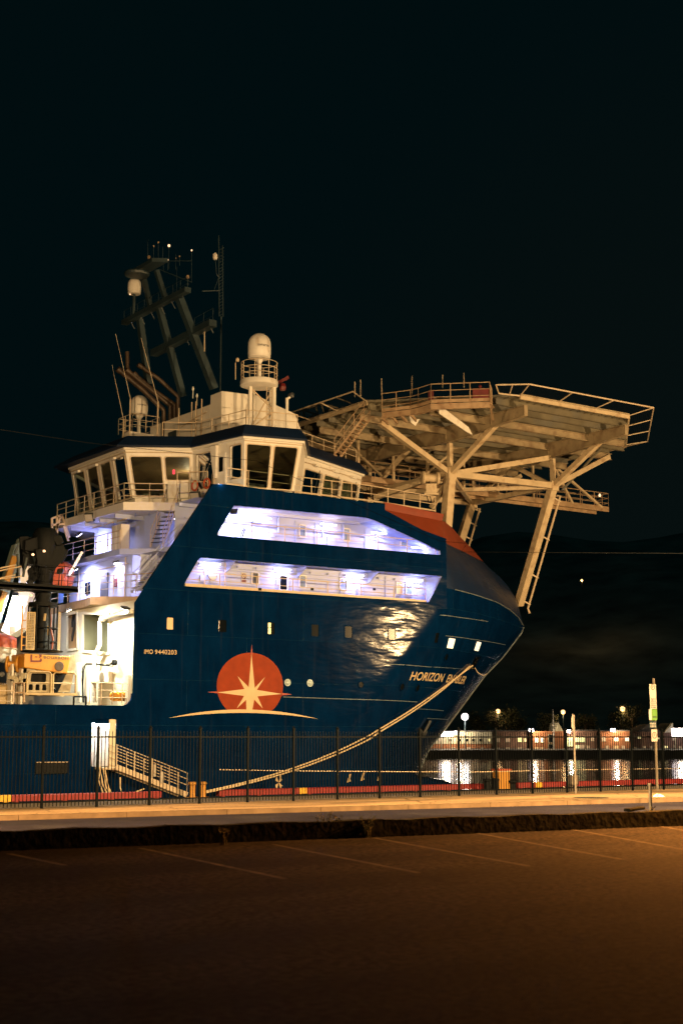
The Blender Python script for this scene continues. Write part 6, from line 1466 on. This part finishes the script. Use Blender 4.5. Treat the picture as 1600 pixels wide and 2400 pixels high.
MB().prism([a + ax * -.30 + Vector((0, 0, .12)), a + Vector((0, 0, 0)), a + ax * .30 + Vector((0, 0, .12)), Vector((a.x, a.y, b.z)) + ax * .30 - Vector((0, 0, .15)), Vector((a.x, a.y, b.z)), Vector((a.x, a.y, b.z)) - ax * .3 - Vector((0, 0, .15))], rv * .012 - fv * .004).build('sign_panel', 'signwhite', p2)
a = at('W', 205, 1500, Y=41.5); b = at('W', 290, 1345, Y=41.5)
ub = thing('utility_cabinet', 'small grey utility cabinet on legs behind the fence by the slender post', 'utility cabinet', ((a.x + b.x) / 2, 41.6, -.38))
MB().box((a.x, 41.5, a.z + .12), (b.x, 41.8, b.z)).build('cabinet_body', 'galv', ub, bevel=.02)
MB().box((a.x + .05, 41.55, -.42), (a.x + .1, 41.75, a.z + .118)).build('leg', 'galv', ub); MB().box((b.x - .1, 41.55, -.42), (b.x - .05, 41.75, a.z + .118)).build('leg', 'galv', ub)
c = at('W', 1167, 1725, Y=23.6); t_ = at('W', 1167, 1455, Y=23.6)
sp2 = thing('short_post', 'short thin metal post with a bent top bar standing behind the low wall', 'post', (c.x, 23.6, -.46))
MB().tube([(c.x, 23.6, -.47), (c.x, 23.6, t_.z)], .038, 8).build('post', 'galv', sp2, True)
MB().beam((c.x - .02, 23.6, t_.z), (c.x + .26, 23.75, t_.z - .03), .07, .06).build('top_bar', 'galv', sp2)
c = at('W', 1260, 1652, Z=-.455)
mb = MB(); n = 14
rowsb = []
for i in range(6):
    ph = math.pi / 2 * i / 5; rowsb.append([c + rv * (.26 * math.cos(ph) * math.cos(t) * (1 + .22 * math.sin(3 * t + i))) + fv * (.2 * math.cos(ph) * math.sin(t)) + Vector((0, 0, .19 * math.sin(ph) * (1 + .25 * math.sin(5 * t + i)))) for t in [2 * math.pi * k / n for k in range(n + 1)]])
loft(rowsb, mb, False); o = mb.build('litter_bag', 'bag', smooth=True); tag(o, 'crumpled white plastic bag lying at the kerb near the right edge', 'litter')
# a broken slab edge on the wall top and tufts of weeds at its foot
c = at('W', 970, 1755, Y=20.2); o = MB().obox(c, wd * .2 + Vector((0, 0, .02)), wn * .1, Vector((0, 0, .03))).build('loose_slab', 'wallc', bevel=.02); tag(o, 'loose broken concrete piece lying on top of the low wall at right', 'rubble')
def tuft(p, h, n, label, seed):
    t = thing('weed_tuft', label, 'weed', p, 'weeds along the foot of the wall'); rnd = random.Random(seed); p = Vector(p)
    mb = MB(); lf = MB()
    for k in range(n):
        a = rnd.uniform(0, 6.28); ln = rnd.uniform(.5, 1) * h; tip = p + Vector((math.cos(a), math.sin(a), 0)) * ln * .35 + Vector((0, 0, ln)); md = p.lerp(tip, .55) + Vector((0, 0, .05 * h)); q = p + Vector((math.cos(a), math.sin(a), 0)) * .05
        mb.tube([q, md, tip], [.006, .005, .003], 4)
        for j in range(7):
            c = md.lerp(tip, rnd.uniform(-.3, 1)); u = Vector((rnd.uniform(-1, 1), rnd.uniform(-1, 1), rnd.uniform(-.3, .8))).normalized() * rnd.uniform(.03, .07); v = u.cross(Vector((rnd.uniform(-1, 1), rnd.uniform(-1, 1), 1))).normalized() * .014
            lf.poly([c, c + u * .5 + v, c + u, c + u * .5 - v])
    mb.build('stem', 'weed', t); lf.build('leaf', 'weed', t)
for i, (v, u, w_, h, lab) in enumerate((('L', 822, 850, .5, 'tall dry weed tuft at the foot of the wall, left of the middle'), ('L', 905, 845, .42, 'dry bushy weed between two others at the wall foot'), ('L', 1095, 845, .38, 'leafy orange lit weed at the wall foot right of the middle'), ('M', 1370, 880, .34, 'weed tuft at the wall foot near the right edge'), ('L', 215, 890, .3, 'low dark weed at the wall foot on the left'))):
    p = at(v, u, w_, Z=0); tuft((p.x, p.y - .03, 0), h, 16, lab, i)

# ------------------------------------------------------------------ far shore across the harbour
D0 = 338.0
mb = MB(); a = fwd(D0, -260, 0); 
prof = [(338, -4), (338, -1.2), (360, -.4), (420, 2), (520, 22), (640, 62), (800, 108), (1000, 130), (1400, 100)]
NS = 60; rows = []
rnd = random.Random(3)
for (D, z) in prof:
    row = []
    for k in range(NS + 1):
        r_ = -600 + 1200 * k / NS; zz = z + (0 if z < 3 else (math.sin(k * .9 + D) * .06 + math.sin(k * .37) * .09) * z); row.append(fwd(D, r_, zz))
    rows.append(row)
loft(rows[:3], mb, False); struct('far_quay', mb, 'shore'); mb = MB(); loft(rows[2:], mb, False); struct('hill', mb, 'hill')
for o in (bpy.data.objects['hill'],):
    for p in o.data.polygons: p.use_smooth = True
def fpt(v, u, w, D):
    return at(v, u, w, D=D)
def frz(v, u, w, D):
    p = fpt(v, u, w, D); return p.x * sA - p.y * cA, p.z
RV = Vector((sA, -cA, 0)); FV = Vector((cA, sA, 0))
def FP(r, z, D): return FV * D + RV * r + Vector((0, 0, z))
def fbox(mb, r0, r1, z0, z1, D0_, D1_): return mb.obox(FP((r0 + r1) / 2, (z0 + z1) / 2, (D0_ + D1_) / 2), RV * ((r1 - r0) / 2), FV * ((D1_ - D0_) / 2), Vector((0, 0, (z1 - z0) / 2)))
def building(name, label, v, u0, u1, wtop, D, m, wins, roof='flat', upper=None, depth=14):
    r0, zt = frz(v, u0, wtop, D); r1, _ = frz(v, u1, wtop, D); zb = -1.0
    t = thing(name, label, 'building', FP((r0 + r1) / 2, zb, D + depth / 2), 'waterfront buildings across the harbour')
    if upper:
        _, zm = frz(v, u0, upper[0], D); fbox(MB(), r0, r1, zb, zm, D, D + depth).build('wall', m, t); fbox(MB(), r0 - .1, r1 + .1, zm + .01, zt, D - .15, D + depth + .1).build('upper_wall', upper[1], t)
    else: fbox(MB(), r0, r1, zb, zt, D, D + depth).build('wall', m, t)
    if roof == 'flat': fbox(MB(), r0 - .2, r1 + .2, zt + .01, zt + .3, D - .3, D + depth + .3).build('roof', 'bldroof', t)
    else:
        u_a, u_p, u_b, w_p = roof; ra, _ = frz(v, u_a, wtop, D); rp, zp_ = frz(v, u_p, w_p, D); rb, _ = frz(v, u_b, wtop, D)
        MB().prism([FP(ra, zt + .01, D - .2), FP(rp, zp_, D - .2), FP(rb, zt + .01, D - .2)], FV * depth).build('roof', 'bldwhite' if u_b - u_a < 120 else 'bldroof', t)
    for (ua, wa, ub, wb, mm) in wins:
        ra, za = frz(v, ua, wb, D); rb, zb_ = frz(v, ub, wa, D); e = .16
        f = MB(); f.obox(FP((ra + rb) / 2, (za + zb_) / 2, D - .08 - (.15 if upper else 0)), RV * ((rb - ra) / 2 + .1), FV * .05, Vector((0, 0, (zb_ - za) / 2 + .1))); fo = f.build('window', 'bldwhite', t)
        g = MB(); g.obox(FP((ra + rb) / 2, (za + zb_) / 2, D - .15 - (.15 if upper else 0)), RV * ((rb - ra) / 2), FV * .03, Vector((0, 0, (zb_ - za) / 2))); g.build('pane', mm, fo)
    return t
building('waterfront_building', 'two storey building with pale upper floor over brick, beside the bow', 'V', -420, 578, 392, 346, 'brick', [(175, 478, 205, 510, 'portdark'), (258, 478, 290, 510, 'portdark'), (340, 478, 370, 510, 'portdark'), (430, 478, 460, 510, 'portdark'), (535, 478, 560, 510, 'yellowwin'), (285, 590, 320, 640, 'dimwin'), (450, 590, 482, 640, 'dimwin'), (60, 480, 90, 510, 'portdark'), (-60, 480, -30, 510, 'dimwin'), (100, 590, 130, 640, 'portdark')], upper=(540, 'bldwhite'))
building('waterfront_building', 'unlit brown brick building with two yellow windows', 'V', 612, 1018, 388, 347, 'brickdark', [(640, 475, 675, 515, 'dimwin'), (755, 475, 800, 515, 'dimwin'), (905, 468, 945, 515, 'yellowwin'), (975, 475, 1000, 512, 'yellowwin'), (640, 590, 675, 640, 'dimwin'), (755, 590, 800, 640, 'dimwin'), (905, 590, 945, 640, 'dimwin')])
building('waterfront_building', 'orange lit brick building with white gabled end, behind the flagpole', 'V', 1052, 1456, 385, 345, 'brick', [(1115, 470, 1152, 522, 'litwin'), (1180, 470, 1215, 522, 'litwin'), (1115, 588, 1152, 640, 'warmwin'), (1180, 588, 1215, 640, 'warmwin'), (1280, 430, 1335, 520, 'portdark'), (1280, 545, 1335, 615, 'portdark')], roof=(1380, 1398, 1456, 280))
building('waterfront_building', 'dark building with wide greenish lit windows', 'W', 118, 512, 800, 347, 'brickdark', [(150, 870, 212, 990, 'greenwin'), (245, 872, 300, 935, 'greenwin'), (306, 872, 360, 935, 'greenwin'), (250, 975, 300, 1045, 'greenwin'), (306, 975, 360, 1045, 'dimwin'), (390, 985, 415, 1040, 'dimwin'), (440, 880, 470, 920, 'dimwin')])
building('waterfront_building', 'brick building washed by a white floodlight at its corner', 'W', 548, 916, 805, 346, 'brick', [(575, 880, 610, 925, 'dimwin'), (720, 880, 770, 925, 'litwin'), (855, 880, 900, 925, 'litwin'), (720, 985, 770, 1035, 'warmwin'), (620, 985, 650, 1035, 'dimwin'), (820, 985, 850, 1035, 'dimwin')])
building('waterfront_building', 'brown building under a dim gabled roof behind the parking sign', 'W', 950, 1312, 810, 348, 'brickdark', [(1010, 868, 1045, 892, 'yellowwin'), (1245, 875, 1270, 900, 'yellowwin'), (970, 1000, 990, 1040, 'warmwin'), (1080, 990, 1110, 1035, 'dimwin'), (1160, 990, 1190, 1035, 'dimwin')], roof=(1000, 1175, 1300, 712))
building('waterfront_building', 'dark gabled building at the right edge under a broad floodlight', 'W', 1332, 1980, 820, 347, 'brickdark', [(1335, 985, 1350, 1010, 'yellowwin'), (1358, 985, 1372, 1010, 'yellowwin'), (1455, 975, 1470, 1000, 'dimwin'), (1520, 990, 1540, 1010, 'dimwin'), (1440, 890, 1470, 915, 'dimwin')], roof=(1335, 1440, 1445, 700))
for (v, u0, u1, w0_, w1_, D, lab) in (('V', -70, 115, 390, 460, 343, 'broad white floodlight bank by the bow on the far quay'), ('W', 1428, 1640, 768, 868, 343, 'broad white floodlight bank at the right edge of the far quay')):
    r0, z1_ = frz(v, u0, w0_, D); r1, z0_ = frz(v, u1, w1_, D)
    t = thing('floodlight_bank', lab, 'floodlight', FP((r0 + r1) / 2, -1.2, D), 'floodlight banks on the far quay')
    mb = MB(); fbox(mb, r0, r1, z0_, z1_, D, D + .6); mb.build('lamp_panel', 'whitefar', t)
    for k in (.2, .8): mb = MB(); rr0 = r0 + (r1 - r0) * k; fbox(mb, rr0 - .12, rr0 + .12, -1.5, z0_, D + .1, D + .4); mb.build('mast', 'galv', t)
    light('bank_light', 'POINT', FP((r0 + r1) / 2, (z0_ + z1_) / 2, D - .8), 1800, (1, .82, .58), t, shadow_soft_size=1.0)
def farlamp(v, u, w_, D, zb, m, r, label, col, power, grp='street lamps across the harbour'):
    p = fpt(v, u, w_, D); t = thing('far_street_lamp', label, 'street lamp', (p.x, p.y, zb), grp)
    MB().tube([(p.x, p.y, max(zb, p.z - (11 if D < 500 else 3.5))), (p.x, p.y, p.z)], .13, 6).build('pole', 'wire' if D > 500 else 'mast', t)
    MB().lathe(p, [(r * .5, -r), (r, -r * .5), (r, r * .5), (r * .5, r)], 14).build('lamp_head', m, t, True)
    light('far_light', 'POINT', p + Vector((0, 0, -r * 1.6)) - FV * r * 1.5, power, col, t, shadow_soft_size=r)
farlamp('V', 255, 208, 344, -1, 'whitefar', .78, 'white globe street lamp just right of the ship bow', (1, .9, .8), 900)
farlamp('V', 660, 140, 372, 0, 'sodfar', .52, 'orange street lamp above the brown brick building', (1, .6, .25), 420)
farlamp('V', 1455, 150, 372, 0, 'sodfar', .52, 'orange street lamp above the white gabled building', (1, .6, .25), 420)
farlamp('W', 825, 530, 372, 0, 'sodfar', .62, 'orange street lamp above the floodlit brick building', (1, .6, .25), 420)
farlamp('F', 1335, 1333, 560, 36, 'sodfar', .42, 'lone orange lamp high up on the dark hillside', (1, .6, .25), 700)
for (v, u, w_, D, lab, pw) in (('V', 1066, 372, 343.6, 'white wall lamp on the corner of the orange lit brick building', 2600), ('W', 706, 790, 344.6, 'white wall lamp on the corner of the floodlit brick building', 2600), ('W', 155, 805, 345.5, 'white wall lamp over the greenish windowed building', 1500), ('V', 150, 402, 344.4, 'white wall lamp on the pale upper floor near the bow', 2200)):
    p = fpt(v, u, w_, D); t = thing('wall_lamp', lab, 'wall lamp', p, 'wall lamps on the far buildings')
    MB().obox(p, RV * .55, FV * .25, Vector((0, 0, .38))).build('lamp_body', 'whitefar', t, bevel=.12)
    MB().beam(p + FV * .2, p + FV * 1.9, .1, .1).build('bracket', 'galv', t)
    light('wall_light', 'POINT', p - FV * .9 + Vector((0, 0, -.2)) + RV * .6, pw, (1, .74, .46), t, shadow_soft_size=.4)
# flagpole with its boom
p = fpt('V', 1345, 620, 341); q = fpt('V', 1338, 120, 341)
t = thing('flagpole', 'white flagpole with slanting boom before the white gabled building', 'flagpole', (p.x, p.y, -1.2))
MB().tube([(p.x, p.y, -1.3), (p.x, p.y, q.z)], [.16, .08], 8).build('pole', 'white', t, True)
MB().tube([fpt('V', 1350, 355, 341), fpt('V', 1400, 265, 341)], .08, 6).tube([fpt('V', 1265, 345, 341), fpt('V', 1342, 345, 341)], .06, 6).build('boom', 'white', t)
MB().obox(fpt('V', 1420, 500, 343.5), RV * .9, FV * .05, Vector((0, 0, 2.2))).build('banner', 'bldwhite', t) if False else None
# trees behind the buildings
def tree(r_, D, h, seed, label):
    zb = 0.6 + max(0, (D - 360) * .06); base = FP(r_, zb, D); rn = random.Random(seed)
    t = thing('tree', label, 'tree', base, 'trees behind the far buildings')
    mb = MB().tube([base, base + Vector((rn.uniform(-.2, .2), 0, h * .45)), base + Vector((rn.uniform(-.4, .4), 0, h * .8))], [.32, .22, .06], 7)
    lf = MB()
    for k in range(15):
        a = rn.uniform(0, 6.28); s = base + Vector((0, 0, h * rn.uniform(.12, .6))); e = s + Vector((math.cos(a), math.sin(a), rn.uniform(.5, 1.2))) * h * .22; mb.tube([s, e], [.1, .04], 5)
        for j in range(70):
            c = e + Vector((rn.gauss(0, 1), rn.gauss(0, 1), rn.gauss(0, .8))) * h * .10; u = Vector((rn.uniform(-1, 1), rn.uniform(-1, 1), rn.uniform(-1, 1))).normalized() * rn.uniform(.15, .4); v = u.cross(Vector((rn.uniform(-1, 1), rn.uniform(-1, 1), rn.uniform(-1, 1)))).normalized() * .16
            lf.poly([c - u, c + v, c + u, c - v])
    mb.build('trunk', 'bark', t, True); lf.build('crown', 'leaf', t)
TL = ['tree beside the orange lamp above the brown brick building', 'bushy tree behind the roof of the brown brick building', 'tree between the brown and the gabled far buildings', 'dark tree left of the white gable across the harbour', 'tree behind the greenish windowed building', 'tree at the orange lamp above the floodlit building', 'tree right of the orange lamp near the dim gabled roof', 'tree behind the pale building close to the bow']
for i, (v, u, hh) in enumerate((('V', 640, 8.5), ('V', 760, 9), ('V', 900, 7.5), ('V', 1250, 8), ('W', 360, 7.5), ('W', 800, 8.5), ('W', 930, 10), ('V', 430, 7))):
    r_, _ = frz(v, u, 300, 372); tree(r_ * (1 + .01 * (i % 3)), 372 + (i % 3) * 4, hh, 40 + i, TL[i])
